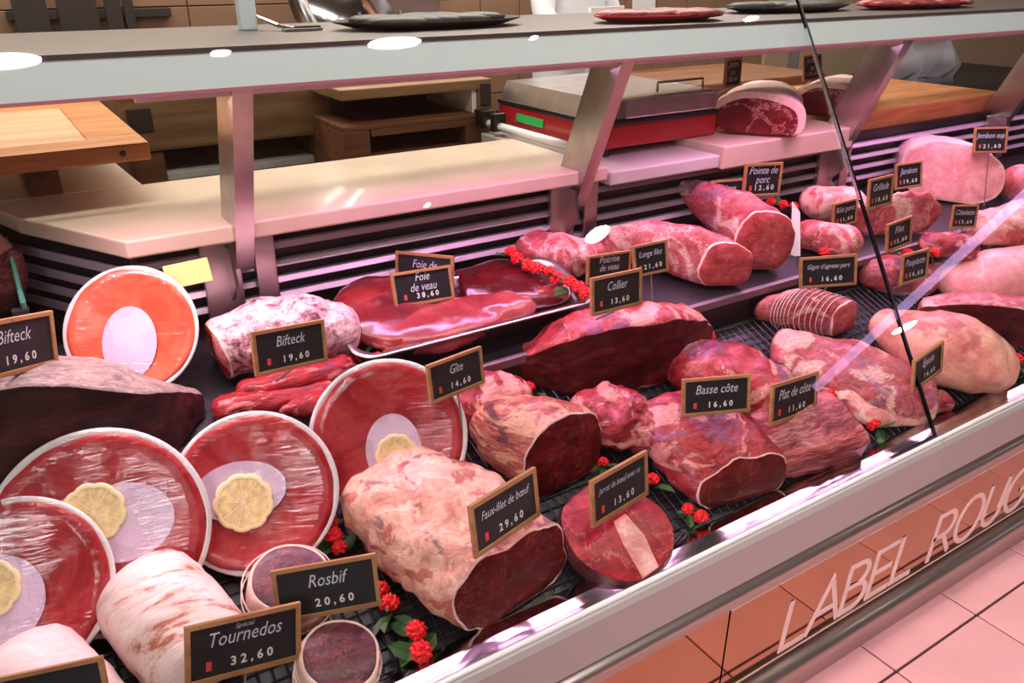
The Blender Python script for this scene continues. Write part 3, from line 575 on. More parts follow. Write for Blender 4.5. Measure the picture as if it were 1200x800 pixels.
# the butcher behind the counter, mostly hidden
def person(loc, rz):
    e = empty('person', loc, 'person in a white jacket with forearm held across, behind the shelf', 'person'); e.rotation_euler = (0, 0, rz)
    J = [((0,0,.95),.15),((0,0,1.15),.15),((0,0,1.35),.17),((0,0,1.48),.09),((0,-.01,1.56),.055),((0,-.02,1.66),.09),((0,-.02,1.76),.085),
         ((.2,0,1.42),.065),((.27,-.06,1.2),.05),((.12,-.3,1.19),.042),((.03,-.34,1.2),.032),
         ((-.2,0,1.42),.065),((-.26,-.05,1.24),.05),((-.18,-.34,1.235),.042),((-.06,-.42,1.24),.032),
         ((.1,0,.88),.10),((.11,-.01,.5),.07),((.11,.02,.1),.045),((.11,-.12,.03),.035),
         ((-.1,0,.88),.10),((-.11,-.01,.5),.07),((-.11,.02,.1),.045),((-.11,-.12,.03),.035)]
    Ed = [(0,1),(1,2),(2,3),(3,4),(4,5),(5,6),(2,7),(7,8),(8,9),(9,10),(2,11),(11,12),(12,13),(13,14),(0,15),(15,16),(16,17),(17,18),(0,19),(19,20),(20,21),(21,22)]
    # fingers on both hands
    for (base, sgn) in ((10, -1), (14, 1)):
        b = Vector(J[base][0]); f = Vector((-.06*1, -.02, 0)) if base == 10 else Vector((.06, -.03, 0)); s = Vector((0, 0, 1))
        palm = b+f*.7; J.append((tuple(palm), .026)); pi = len(J)-1; Ed.append((base, pi))
        for k in range(4):
            p1 = palm + f*(.6+.1*(k in (1, 2))) + s*(.024-.016*k); p2 = p1 + f*.45 + Vector((0, .012, -.008))
            J.append((tuple(p1), .009)); J.append((tuple(p2), .008)); Ed += [(pi, len(J)-2), (len(J)-2, len(J)-1)]
        p1 = b+f*.5+Vector((0, .02, .03)); p2 = p1+f*.5+Vector((0, .01, .01)); J.append((tuple(p1), .011)); J.append((tuple(p2), .009)); Ed += [(base, len(J)-2), (len(J)-2, len(J)-1)]
    me = bpy.data.meshes.new('body'); me.from_pydata([j[0] for j in J], Ed, [])
    o = link('body', me, e); o.modifiers.new('skin', 'SKIN'); 
    for v, j in zip(me.skin_vertices[0].data, J): v.radius = (j[1], j[1]*.8 if j[1] > .12 else j[1])
    me.skin_vertices[0].data[0].use_root = True
    s = o.modifiers.new('sub', 'SUBSURF'); s.levels = 2; s.render_levels = 2
    dg = bpy.context.evaluated_depsgraph_get(); em = bpy.data.meshes.new_from_object(o.evaluated_get(dg)); o.modifiers.clear(); o.data = em; em.name = 'body'
    em.materials.clear()
    for mm in ('skin', 'cloth', 'trouser'): em.materials.append(M[mm])
    for p in em.polygons:
        c = p.center; p.use_smooth = True
        arm_end = (c.y < -.27 and c.z > 1.0)
        p.material_index = 2 if c.z < .84 else (0 if (c.z > 1.5 or arm_end) else 1)
    MB().lathe([(0, .105), (.06, .095), (.092, .05), (.096, 0), (.09, -.04)], 24, c=(0, -.005, 1.735)).obj('hair', M['hair'], e, True)
    for sx in (-1, 1):
        MB().lathe([(0, .012), (.009, .009), (.012, 0), (.009, -.009), (0, -.012)], 12, c=(sx*.033, -.098, 1.70)).obj('eye', M['white'], e, True)
        MB().lathe([(0, .03), (.014, .02), (.016, 0), (.01, -.025), (0, -.03)], 12, c=(sx*.092, -.01, 1.69)).obj('ear', M['skin'], e, True)
    MB().tube([(0, -.10, 1.71), (0, -.125, 1.675), (0, -.105, 1.668)], [.008, .014, .01], 8).obj('nose', M['skin'], e, True)
    MB().tube([(-.025, -.098, 1.635), (0, -.106, 1.632), (.025, -.098, 1.635)], .006, 6).obj('mouth', plain('lip', (176, 96, 86), .5), e, True)
    MB().prism([(-.15, .5), (.15, .5), (.13, 1.3), (-.13, 1.3)], -.185, -.172, 'y').obj('apron', M['cloth'], e)
    return e
q = aty(668, 10, 2.95); person((q.x, 2.95, 0), .35)

# ------------------------------------------------------------------ meats
def crom(a, b, c, d, t): return .5*((2*b)+(c-a)*t+(2*a-5*b+4*c-d)*t*t+(3*b-a-3*c+d)*t*t*t)
def loft(name, secs, plane, mat, label, cat='meat', face=None, ends=('round', 'round'), expo=2.2, amp=.006, nsc=22, n=52, per=11, rim='fatband', clip=None, bulge=.012,
         front=None, lift=.92, group=None, seed=0, clipk=-.3, facing=None, roundness=1.0, root=None, rims=.035, partname=None, rimdrop=0):
    """secs = (px,py,half width,half height): centre on the view ray at its own height over the deck, real size in metres"""
    cs = [on(s[0], s[1], plane, s[3]*lift + (s[4] if len(s) > 4 else 0)) for s in secs]
    S = [(c, s[2], s[3]) for c, s in zip(cs, secs)]
    pts = []
    K = len(S)
    for i in range(K-1):
        g = lambda k: S[max(0, min(K-1, k))]
        A, Bq, Cq, Dq = g(i-1), g(i), g(i+1), g(i+2)
        for j in range(per):
            t = j/per
            pts.append((crom(A[0], Bq[0], Cq[0], Dq[0], t), crom(A[1], Bq[1], Cq[1], Dq[1], t), crom(A[2], Bq[2], Cq[2], Dq[2], t)))
    pts.append(S[-1])
    a, b = PL[plane]; PN = Vector((0, -b, 1)).normalized()
    tan = [(pts[min(i+1, len(pts)-1)][0]-pts[max(i-1, 0)][0]).normalized() for i in range(len(pts))]
    rings = []   # centre, rw, rh, tangent
    def cap(p, T, sgn):
        out = []
        L = min(p[1], p[2])*roundness
        for an in (22, 44, 62, 76, 86):
            an = math.radians(an); out.append((p[0]+T*sgn*L*math.sin(an), p[1]*math.cos(an), p[2]*math.cos(an), T))
        return out
    if ends[0] == 'round': rings += cap(pts[0], tan[0], -1)[::-1]
    rings += [(p[0], p[1], p[2], t) for p, t in zip(pts, tan)]
    if ends[1] == 'round': rings += cap(pts[-1], tan[-1], 1)
    off = Vector((seed*3.7+1.3, seed*1.9, seed*5.1))
    V = []; CL = []
    if facing is not None:
        fv = Vector(facing).normalized(); rings = [(c, w_, h_, fv) for (c, w_, h_, T) in rings]
    for (c, rw, rh, T) in rings:
        N = (PN - T*PN.dot(T)).normalized(); Sd = T.cross(N).normalized()
        for k in range(n):
            an = 2*math.pi*k/n; ca, sa = math.cos(an), math.sin(an)
            u = math.copysign(abs(ca)**(2/expo), ca); v = math.copysign(abs(sa)**(2/expo), sa)
            cl = clip is not None and u > clip + clipk*v
            if cl: u = clip + clipk*v
            CL.append(cl)
            p = c + Sd*u*rw + N*v*rh
            dr = (Sd*u + N*v); dr = dr.normalized() if dr.length > 1e-6 else N
            nz = noise.fractal((p+off)*nsc, 1.0, 2.1, 3) 
            nz += .35*noise.fractal((p+off)*nsc*3.2, 1.0, 2.0, 2)
            p = p + dr*amp*nz*min(1, min(rw, rh)/.02)
            zz = a + b*p.y + .0075
            if p.z < zz: p.z = zz + (zz-p.z)*.02
            V.append(p)
    NR = len(rings)
    base = Vector((sum(v.x for v in V)/len(V), sum(v.y for v in V)/len(V), min(v.z for v in V)))
    F_, MI = [], []
    for i in range(NR-1):
        for k in range(n):
            F_.append((i*n+k, i*n+(k+1) % n, (i+1)*n+(k+1) % n, (i+1)*n+k))
            MI.append(1 if front and sum(CL[q] for q in F_[-1]) >= 3 else 0)
    mb = MB(); mb.v = [tuple(v-base) for v in V]; mb.f = list(F_); mb.m = MI
    if ends[0] == 'round': mb.f.append(tuple(range(n))[::-1]); mb.m.append(0)
    if ends[1] == 'round': mb.f.append(tuple((NR-1)*n+k for k in range(n))); mb.m.append(0)
    hasparts = face is not None
    if root is None:
        if hasparts:
            e = empty(name, base, label, cat, group); o = mb.obj(partname or 'body', [M[mat]]+([M[front[2]]] if front else []), e, True)
        else:
            o = mb.obj(name, [M[mat]]+([M[front[2]]] if front else []), None, True); o.location = base; tag(o, label, cat, group); e = o
    else:
        e = root; o = mb.obj(partname, [M[mat]]+([M[front[2]]] if front else []), e, True); o.location = base - e.location
    if hasparts:
        for which in (0, 1):
            if ends[which] != 'cut': continue
            ri = 0 if which == 0 else NR-1; c, rw, rh, T = rings[ri]; sg = -1 if which == 0 else 1
            ring = [V[ri*n+k] for k in range(n)]; cc = sum(ring, Vector())/n
            fm = MB(); levels = [(1, 0), (1-rims, .35), (1-rims*1.6, .5), (.62, .85), (.3, 1), (.05, 1)]
            for (sc, bz) in levels:
                for p in ring:
                    q = cc + (p-cc)*sc + T*sg*bulge*bz - PN*rh*rimdrop*(1-sc if sc > .8 else .2)*5*rims
                    q = q + T*sg*.004*noise.noise((q+off)*30)*(1 if sc < 1 else 0)
                    fm.v.append(tuple(q-base))
            for li in range(len(levels)-1):
                for k in range(n):
                    fm.f.append((li*n+k, li*n+(k+1) % n, (li+1)*n+(k+1) % n, (li+1)*n+k)); fm.m.append(0 if li < 1 else 1)
            fm.f.append(tuple((len(levels)-1)*n+k for k in range(n))); fm.m.append(1)
            fo = fm.obj('cut_face', [M[rim], M[face]], e, True)
            if root is not None: fo.location = base - e.location
    return e

# --- front deck, from the left
RA = loft('barded_roast', [(172, 694, .070, .066), (200, 728, .075, .070), (220, 750, .074, .069), (238, 770, .070, .066)], 'F', 'bard', 'large white fat-wrapped roast with brown streaks, front left', 'roast', expo=2.3, amp=.003, roundness=.55, seed=1)
loft('barded_roast', [(22, 790, .075, .062), (60, 832, .078, .064), (95, 870, .075, .06)], 'F', 'bardplain', 'pale fat-wrapped roast in the bottom left corner', 'roast', expo=2.3, amp=.003, roundness=.55, seed=2)
def drum(px, py, r, h, label, tilt, seed, side='fatband', top='purpletop', name='tournedos', rx=1.0, plane='F', band=.10):
    p = on(px, py, plane, .0075); e = empty(name, p, label, 'roast'); e.rotation_euler = tilt
    n = 44
    def wob(a): return 1+.05*noise.noise(Vector((math.cos(a)*1.4+seed*7, math.sin(a)*1.4, seed)))
    MB().lathe([(r*.90, 0), (r*1.0, h*.12), (r*1.03, h*.5), (r*1.0, h*.9), (r*(1-band*.5), h*1.0), (r*(1-band), h*.985)], n, sx=rx, wob=wob).obj('side', M[side], e, True)
    m = MB(); m.lathe([(r*(1-band), h*.985), (r*.8, h*1.01), (r*.4, h*1.03), (.0005, h*1.03)], n, sx=rx, wob=wob); m.obj('top_face', M[top], e, True)
    return e
d1 = drum(338, 708, .060, .075, 'fat-banded purple beef roast behind the Rosbif sign', (.36, .05, 0), 1, 'fatband', 'purpletop')
d2 = drum(392, 800, .057, .075, 'round fat-banded roast standing in front of the Rosbif sign', (.30, .1, 0), 2)
for (dd, r_, hs) in ((d2, .0595, (.018, .038, .056)), (d1, .069, (.03, .055))):
    for h in hs: MB().tube([(r_*math.cos(a*.2094), r_*math.sin(a*.2094), h+.003*math.sin(a*.6)) for a in range(31)], .0012, 5).obj('string', M['string'], dd)
loft('sirloin_roast', [(460, 574, .095, .058), (502, 600, .112, .068), (550, 638, .117, .071), (600, 678, .113, .066)], 'F', 'fatcover', 'big sirloin roast with pale fat cover and dark red cut face at the sill', 'roast', face='lean_face', ends=('round', 'cut'), expo=2.9, amp=.011, nsc=17, roundness=.35, seed=3, bulge=.004, facing=(.12, -1, .12))
def shank(px, py, r, h):
    p = on(px, py, 'F', .0075); e = empty('shank_slice', p, 'thick round red shank slice with a fat seam', 'meat'); e.rotation_euler = (math.atan(.4), 0, 0)
    def wob(a): return 1+.10*noise.noise(Vector((math.cos(a)*1.3, math.sin(a)*1.3, 4.2)))
    MB().lathe([(r*.93, 0), (r*1.0, h*.3), (r*1.0, h*.8), (r*.97, h*.97)], 48, sx=1.0, wob=wob).obj('side', M['purpletop'], e, True)
    MB().lathe([(r*.97, h*.97), (r*.9, h*1.03), (r*.5, h*1.08), (.0005, h*1.08)], 48, wob=wob).obj('top_face', M['shanktop'], e, True)
    MB().prism([(-.018, -.095), (.02, -.09), (.035, -.03), (.03, .02), (.0, .015), (-.012, -.03)], h*.9, h*1.12, 'z').obj('fat_seam', M['pinkfat'], e)
shank(716, 636, .102, .042)
loft('rib_roast', [(790, 486, .10, .05), (816, 510, .115, .062), (845, 537, .118, .06), (872, 564, .110, .052)], 'F', 'redpurple', 'red boned roast with dark marbled cut face, right of the shank slice', 'roast', face='lean_face', ends=('round', 'cut'), expo=2.5, amp=.010, nsc=15, roundness=.5, seed=4, bulge=.006, facing=(-.12, -1, .05))
loft('short_ribs', [(893, 523, .070, .038), (935, 512, .076, .042), (985, 497, .076, .042)], 'F', 'bluespot', 'layered slab of short ribs with fat stripes behind the sill', 'ribs', expo=4.5, amp=.006, nsc=18, roundness=.25, seed=5)
loft('flank_piece', [(803, 428, .06, .045), (850, 440, .085, .056), (902, 462, .075, .05)], 'F', 'redfat', 'red flank piece with white fat and a purple patch behind the Basse côte sign', 'meat', amp=.012, nsc=14, seed=6, expo=2.6)
VB = loft('veal_breast', [(918, 412, .07, .03), (972, 428, .095, .036), (1030, 446, .105, .038), (1082, 466, .075, .032)], 'F', 'veal', 'flat veal breast spread out left of the glass seal', 'meat', amp=.010, nsc=13, seed=7, expo=2.4, face=None)
fl_ = loft('veal_flap', [(966, 452, .028, .024), (995, 468, .032, .026), (1022, 486, .028, .022), (1085, 490, .016, .014)], 'F', 'pinkfat', 'pink curled fat flap along the front of the veal breast', 'meat', amp=.004, seed=8)
loft('lamb_joint', [(1036, 380, .05, .04), (1080, 400, .10, .068), (1130, 414, .108, .076), (1164, 430, .075, .058)], 'F', 'lambskin', 'large pale pink leg of lamb right of the glass seal', 'leg of lamb', amp=.008, nsc=10, seed=9, expo=2.2, roundness=.8)
loft('kidney_piece', [(1082, 474, .025, .02), (1105, 470, .028, .022)], 'F', 'redpurple', 'small dark red piece under the leg of lamb at the sill', 'meat', amp=.004, seed=10)
# tied roast with strings
TR = loft('tied_roast', [(905, 362, .04, .036), (940, 362, .058, .052), (988, 374, .054, .048)], 'F', 'veal', 'rolled veal roast tied with white string under the wide Gigot sign', 'roast', face='porkface', ends=('round', 'cut'), amp=.004, seed=11, facing=(.05, -1, 0))
sc_ = [(905, 362, .04, .036), (940, 362, .058, .052), (988, 374, .054, .048)]
for k in range(12):
    t = .20+.065*k; tt = t*2; i = min(1, int(tt)); f = tt-i
    s = [sc_[i][j]*(1-f)+sc_[i+1][j]*f for j in range(4)]; c = on(s[0], s[1], 'F', s[3]*.92); c2 = on(s[0]+4, s[1]+.8, 'F', s[3]*.92); T = Vector((.05, -1, 0)).normalized(); N = Vector((0, -.37, .93)); N = (N-T*N.dot(T)).normalized(); Sd = T.cross(N)
    MB().tube([c+Sd*math.cos(a*.2618)*(s[2]+.0055)+N*math.sin(a*.2618)*(s[3]+.0055)-TR.location for a in range(25)], .0011, 5).obj('string', M['string'], TR)
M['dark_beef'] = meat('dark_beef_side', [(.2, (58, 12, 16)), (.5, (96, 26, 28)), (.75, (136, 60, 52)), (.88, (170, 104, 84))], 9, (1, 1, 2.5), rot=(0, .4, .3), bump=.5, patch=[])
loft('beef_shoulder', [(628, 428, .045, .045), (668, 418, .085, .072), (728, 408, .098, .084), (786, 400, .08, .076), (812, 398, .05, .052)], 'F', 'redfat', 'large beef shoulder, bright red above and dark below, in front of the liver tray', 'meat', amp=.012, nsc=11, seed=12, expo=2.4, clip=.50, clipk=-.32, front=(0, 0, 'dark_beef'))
loft('topside_roast', [(583, 496, .06, .05), (615, 508, .086, .07), (660, 534, .096, .078)], 'F', 'fatside', 'roast with streaky tan fat and a dark round cut face, centre of the front deck', 'roast', face='lean_face', ends=('round', 'cut'), amp=.008, nsc=16, seed=13, expo=2.5, roundness=.5, bulge=.006, facing=(.10, -1, .05))
loft('stewing_beef', [(690, 484, .05, .042), (722, 490, .066, .054), (750, 502, .058, .048)], 'F', 'redpurple', 'lumpy red piece of beef wedged right of the topside roast', 'meat', amp=.014, nsc=20, seed=14)
loft('gite_piece', [(540, 482, .05, .04), (572, 468, .06, .05), (600, 466, .042, .04)], 'F', 'redfat', 'small bright red piece of beef below the Gîte sign', 'meat', amp=.008, nsc=18, seed=15)
# --- rear deck
loft('dry_aged_beef', [(-70, 525, .11, .105), (0, 505, .11, .1), (85, 492, .105, .088), (165, 488, .085, .062), (222, 474, .035, .026)], 'T', 'crust', 'huge dark dry-aged beef piece with grey crust at the left edge', 'meat', amp=.006, nsc=12, seed=16, expo=2.3, clip=.60, clipk=-.38, front=(0, 0, 'dark_face'))
loft('rib_of_beef', [(258, 412, .05, .052), (300, 396, .066, .060), (355, 388, .07, .064), (388, 388, .06, .056)], 'T', 'fatpurple', 'fat-speckled purple and white roast behind the Bifteck sign', 'roast', face='lean', ends=('cut', 'round'), amp=.009, nsc=18, seed=17)
for k, (ss, lb) in enumerate([([(262, 478, .024, .02), (320, 470, .028, .022), (380, 458, .022, .02)], 'front'), ([(290, 458, .02, .02, .012), (345, 446, .028, .022, .014), (405, 428, .026, .02, .01)], 'upper'), ([(330, 478, .02, .016), (370, 474, .026, .02), (400, 466, .02, .016)], 'lowest, shortest')]):
    loft('flank_strip', ss, 'T', 'flank', 'bright red beef strip, %s one of the pile under the Bifteck sign' % lb, 'meat', amp=.005, nsc=24, seed=18+k, group='red beef strips')
loft('veal_piece', [(622, 292, .045, .038), (660, 300, .052, .044), (690, 300, .04, .04)], 'T', 'pork', 'pinkish veal piece behind the red flower garland', 'meat', amp=.008, seed=22, expo=2.4)
loft('pork_loin', [(720, 288, .05, .045), (768, 288, .08, .058), (818, 300, .088, .062), (850, 312, .074, .058)], 'T', 'pork', 'long pork loin with round cut end on the rear deck', 'roast', face='porkface', ends=('round', 'cut'), amp=.009, nsc=13, seed=23, facing=(-.30, -1, .1))
loft('rib_rack', [(797, 218, .014, .016, .085), (828, 236, .034, .048, .045), (864, 262, .066, .078, .0), (896, 284, .080, .080)], 'T', 'veal', 'rib rack with a raised pointed corner behind the pork loin', 'ribs', face='porkface', ends=('round', 'cut'), amp=.008, nsc=15, seed=24, expo=2.6, facing=(-.35, -1, .1))
loft('pork_roast', [(948, 276, .04, .04), (990, 284, .05, .045)], 'T', 'pork', 'small pink pork roast left of the glass seal on the rear deck', 'roast', amp=.005, seed=25)
loft('pork_shoulder', [(955, 238, .05, .045), (998, 240, .052, .046)], 'T', 'pinkfat', 'pink fatty pork piece behind the small pork roast', 'meat', amp=.008, seed=26)
loft('pork_cut', [(1016, 258, .05, .05), (1050, 252, .068, .062), (1078, 250, .06, .058)], 'T', 'pork', 'folded pork cut with pale fat right of the glass seal', 'meat', face='porkface', ends=('round', 'cut'), amp=.012, nsc=18, seed=27, facing=(-.4, -1, .1))
loft('cooked_ham', [(1100, 190, .150, .082), (1110, 197, .168, .09), (1116, 203, .17, .092)], 'T', 'hamrind', 'large half of pink cooked ham facing the customer at the back', 'ham', face='ham', ends=('round', 'cut'), amp=.006, nsc=8, seed=28, expo=2.4, bulge=.004, rims=.05, facing=(-.55, -1, .30), roundness=.4)
loft('veal_roll', [(1022, 320, .045, .04), (1050, 322, .056, .05), (1078, 328, .05, .044)], 'F', 'veal', 'small veal roll right of the glass seal, under a chalk sign', 'roast', amp=.006, seed=29)
brs = [(1088, 366, .05, .026), (1140, 372, .08, .05), (1240, 386, .085, .058)]
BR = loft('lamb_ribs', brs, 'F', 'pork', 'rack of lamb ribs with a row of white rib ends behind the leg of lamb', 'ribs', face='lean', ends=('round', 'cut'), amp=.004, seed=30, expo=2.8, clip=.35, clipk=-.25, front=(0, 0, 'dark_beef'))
for k in range(10):
    f = .12+.085*k; s_ = [brs[1][q]*(1-f)+brs[2][q]*f for q in range(4)]
    c = on(s_[0], s_[1], 'F', s_[3]*.92); c = c + Vector((0, -.15*s_[2], .74*s_[3])) - BR.location
    MB().tube([c+Vector((0, .014, .006)), c+Vector((0, -.014, -.008))], .0062, 8).obj('rib_end', M['bone'], BR, True)
loft('pork_belly', [(1122, 332, .06, .05), (1170, 326, .09, .074), (1240, 318, .09, .08)], 'F', 'ham', 'smooth pale pink pork piece at the right edge above the lamb ribs', 'meat', amp=.005, nsc=9, seed=31)
loft('bacon_joint', [(1152, 268, .05, .05), (1205, 262, .075, .062), (1250, 258, .07, .06)], 'T', 'pinkfat', 'pale pink joint crossed by the tube reflection at the right edge', 'meat', amp=.006, seed=32)
loft('smoked_joint', [(1192, 216, .06, .06), (1240, 212, .06, .06)], 'T', 'pork', 'brownish joint cut off by the right edge beside the cooked ham', 'meat', amp=.005, seed=33)
loft('chop_piece', [(1092, 286, .04, .034), (1130, 290, .042, .036)], 'T', 'redpurple', 'dark pink chop in front of the cooked ham', 'meat', amp=.006, seed=34)
loft('pork_trim', [(1096, 320, .035, .03), (1122, 332, .04, .034)], 'F', 'pork', 'small pink trimming between the veal roll and the pork belly', 'meat', amp=.008, seed=35)
loft('cured_meat', [(-90, 330, .07, .10), (-35, 322, .07, .095), (-14, 330, .06, .08)], 'T', 'dried', 'brown peppered cured meat behind the end glass at the far left', 'meat', amp=.006, nsc=30, seed=36)
# raw hams on the stone
loft('raw_ham', [(899, 118, .10, .058), (892, 128, .118, .066), (884, 140, .125, .07)], 'S3', 'hamrind', 'raw ham with round dark red cut face next to the red scale', 'ham', face='rawham', ends=('round', 'cut'), amp=.005, nsc=9, seed=37, lift=.62, rimdrop=1.2, rims=.14, bulge=.004, expo=2.3)
loft('raw_ham', [(986, 106, .085, .05), (979, 114, .098, .058), (971, 123, .104, .062)], 'S3', 'hamrind', 'smaller raw ham behind the glass seal', 'ham', face='rawham', ends=('round', 'cut'), amp=.005, nsc=9, seed=38, lift=.62, rimdrop=1.2, rims=.13, bulge=.004, expo=2.3)

# --- liver tray
def tray():
    f0 = on(420, 424, 'T', .05); f1 = on(690, 350, 'T', .05); bk = on(602, 307, 'T', .05)
    x0, x1, y0, y1 = f0.x, f1.x, min(f0.y, f1.y), bk.y
    cx, cy = (x0+x1)/2, (y0+y1)/2; sl = math.atan(.25)
    e = empty('liver_tray', (cx, cy, pz('T', cy)+.008), 'deep stainless steel tray holding liver on the rear deck', 'tray'); e.rotation_euler = (sl, 0, 0)
    hx, hy = (x1-x0)/2, (y1-y0)/2/math.cos(sl)
    def rr(hx, hy, r, n=6):
        P = []
        for (sx, sy, a0) in ((1, 1, 0), (-1, 1, 90), (-1, -1, 180), (1, -1, 270)):
            for k in range(n+1):
                a = math.radians(a0+90*k/n); P.append((sx*(hx-r)+r*math.cos(a), sy*(hy-r)+r*math.sin(a)))
        return P
    lev = [(hx-.02, hy-.02, .0), (hx-.006, hy-.006, .048), (hx+.006, hy+.006, .050), (hx+.007, hy+.007, .047), (hx-.003, hy-.003, .045), (hx-.017, hy-.017, -.003)]
    m = MB(); n = 28
    for (a, b, z) in lev: m.v += [(p[0], p[1], z) for p in rr(a, b, .04)]
    for i in range(5):
        for k in range(n): m.f.append((i*n+k, i*n+(k+1) % n, (i+1)*n+(k+1) % n, (i+1)*n+k))
    m.f += [tuple(range(n)), tuple(5*n+k for k in range(n))[::-1]]; m.m = [0]*len(m.f)
    m.obj('pan', M['steel'], e, True); return e
tray()
LV = 'liver pieces in the tray'
loft('liver_lobe', [(418, 346, .08, .026, .014), (446, 356, .12, .032, .014), (482, 362, .12, .030, .014), (530, 356, .07, .022, .012)], 'T', 'liver', 'largest glossy liver lobe, heaped at the left end of the tray', 'liver', amp=.006, nsc=9, seed=40, group=LV)
loft('liver_lobe', [(452, 396, .045, .022, .016), (505, 386, .06, .028, .018), (565, 366, .055, .024, .016), (615, 354, .035, .02, .012)], 'T', 'liverpale', 'pale pink liver lobe along the front rim of the tray', 'liver', amp=.006, nsc=10, seed=41, group=LV)
loft('liver_lobe', [(545, 338, .06, .022, .014), (590, 334, .085, .024, .014), (645, 332, .07, .02, .012)], 'T', 'liverdark', 'dark red liver slab at the back of the tray', 'liver', amp=.006, nsc=12, seed=42, group=LV)
loft('kidney', [(590, 358, .022, .022, .014), (612, 353, .024, .022, .014)], 'T', 'liverpale', 'left of two tan kidneys in the right end of the tray', 'kidney', amp=.004, seed=43, group='kidneys')
loft('kidney', [(632, 348, .022, .022, .014), (656, 343, .024, .022, .014)], 'T', 'liverpale', 'right of two tan kidneys in the right end of the tray', 'kidney', amp=.004, seed=44, group='kidneys')

# --- plates of carpaccio under film
def basis(nrm):
    z = nrm.normalized(); x = Vector((0, 0, 1)).cross(z).normalized(); y = z.cross(x); return x, y, z
def plate(px, py, r, az, el, plane, meatm, lab, lemon=None, oval=None, sy=1.0, drop=0):
    """az, el: direction the plate faces (degrees)"""
    a, e_ = math.radians(az), math.radians(el); nrm = Vector((math.cos(a)*math.cos(e_), math.sin(a)*math.cos(e_), math.sin(e_)))
    x, y, z = basis(nrm); A, B_ = PL[plane]; d = ray(px, py)
    # lower rim touches the deck: C.z - r*y.z = A + B*(C.y - r*y.y)
    t = (A + .010 + drop - B_*r*y.y + r*y.z - CAM_H)/(d.z - B_*d.y); C = CAMP + d*t
    mw = Matrix.Translation(C) @ Matrix((x, y, z)).transposed().to_4x4()
    P = empty('plate', (0, 0, 0), 'white round plate under cling film, '+lab, 'plate', 'carpaccio plates'); P.matrix_world = mw
    MB().lathe([(0, -.010), (r*.62, -.010), (r*.97, .006), (r, .008), (r*.99, .0105), (r*.95, .009), (r*.62, -.005), (0, -.005)], 56, sy=sy).obj('dish', M['white'], P, True)
    def hgt(rr, a): return -.003 + .0125*(rr/r)**2 + .0022*noise.noise(Vector((rr*math.cos(a)*30, rr*math.sin(a)*30, px)))
    fm = MB(); n = 56; rad = [0.001, r*.3, r*.55, r*.78, r*.98, r*1.002]
    for q in rad:
        for k in range(n):
            an = 2*math.pi*k/n; fm.v.append((q*math.cos(an), q*sy*math.sin(an), hgt(min(q, r*.98), an)+.010-(.006 if q > r else 0)))
    for i in range(len(rad)-1):
        for k in range(n): fm.f.append((i*n+k, i*n+(k+1) % n, (i+1)*n+(k+1) % n, (i+1)*n+k)); fm.m.append(0)
    fm.obj('cling_film', M['film'], P, True)
    cm = MB(); rad = [.001, r*.3, r*.55, r*.75, r*.86, r*.93, r*.945]
    for i, q in enumerate(rad):
        for k in range(n):
            an = 2*math.pi*k/n; w = 1 + (.035*noise.noise(Vector((math.cos(an)*2.5+px, math.sin(an)*2.5, 2))) if i >= 4 else 0)
            cm.v.append((q*w*math.cos(an), q*w*sy*math.sin(an), hgt(q, an)+.0035-(.004 if i == 6 else 0)))
    for i in range(len(rad)-1):
        for k in range(n): cm.f.append((i*n+k, i*n+(k+1) % n, (i+1)*n+(k+1) % n, (i+1)*n+k)); cm.m.append(0)
    co = cm.obj('carpaccio', M[meatm], None, True); co.matrix_world = mw; tag(co, 'thin %s slices on the plate ' % ('orange' if meatm == 'salmon' else 'red meat')+lab, 'sliced meat', 'carpaccio slices')
    if oval:
        ox, oy, ow, oh = oval; om = MB(); om.lathe([(0, .0), (1, .0), (1, -.0008)], 40, sx=ow, sy=oh)
        oo = om.obj('paper_oval', M['doily']); oo.matrix_world = mw @ Matrix.Translation((ox, oy, .0080)); tag(oo, 'lilac paper oval on the plate '+lab, 'paper', 'paper ovals')
    if lemon:
        lx_, ly_, lr = lemon; LE = empty('lemon_slice', (0, 0, 0), 'scalloped lemon slice on the plate '+lab, 'lemon slice', 'lemon slices'); LE.matrix_world = mw @ Matrix.Translation((lx_, ly_, .0084))
        wob = lambda a: 1 + .075*(abs(math.sin(a*4.5))**.55 - .6)
        MB().lathe([(lr*.84, .0032), (lr*.95, .0034), (lr, .0025), (lr, 0), (lr*.84, 0)], 72, wob=wob).obj('rind', M['rind'], LE, True)
        MB().lathe([(.0005, .0026), (lr*.86, .0028)], 48).obj('flesh', M['lemon'], LE)
        st = MB()
        for k in range(9):
            a = k*2*math.pi/9+.2; st.add([(math.cos(a+s*math.pi/2)*.0006*abs(s)+math.cos(a)*q, math.sin(a+s*math.pi/2)*.0006*abs(s)+math.sin(a)*q, .0031) for (q, s) in ((.004, -1), (lr*.85, -1), (lr*.85, 1), (.004, 1))], [(0, 1, 2, 3)])
        st.lathe([(.0005, .0034), (.004, .0034)], 10); st.obj('pith', M['pith'], LE)
plate(20, 690, .125, -104, 40, 'F', 'carpaccio', 'cut by the left edge', lemon=(-.030, .006, .038), oval=(-.024, -.012, .060, .062))
plate(120, 622, .148, -100, 34, 'F', 'carpaccio', 'second from left, behind the streaked roast', lemon=(-.006, .028, .042), oval=(.028, .006, .07, .056))
plate(300, 577, .128, -106, 34, 'F', 'carpaccio', 'facing the Rosbif sign', lemon=(-.019, -.012, .044), oval=(-.022, .006, .069, .046))
plate(456, 512, .134, -112, 26, 'F', 'carpaccio', 'propped behind the sirloin roast', lemon=(.010, -.030, .035), oval=(.006, -.022, .047, .062))
plate(156, 388, .112, -118, 30, 'T', 'salmon', 'leaning at the back left', oval=(-.003, -.02, .045, .062))

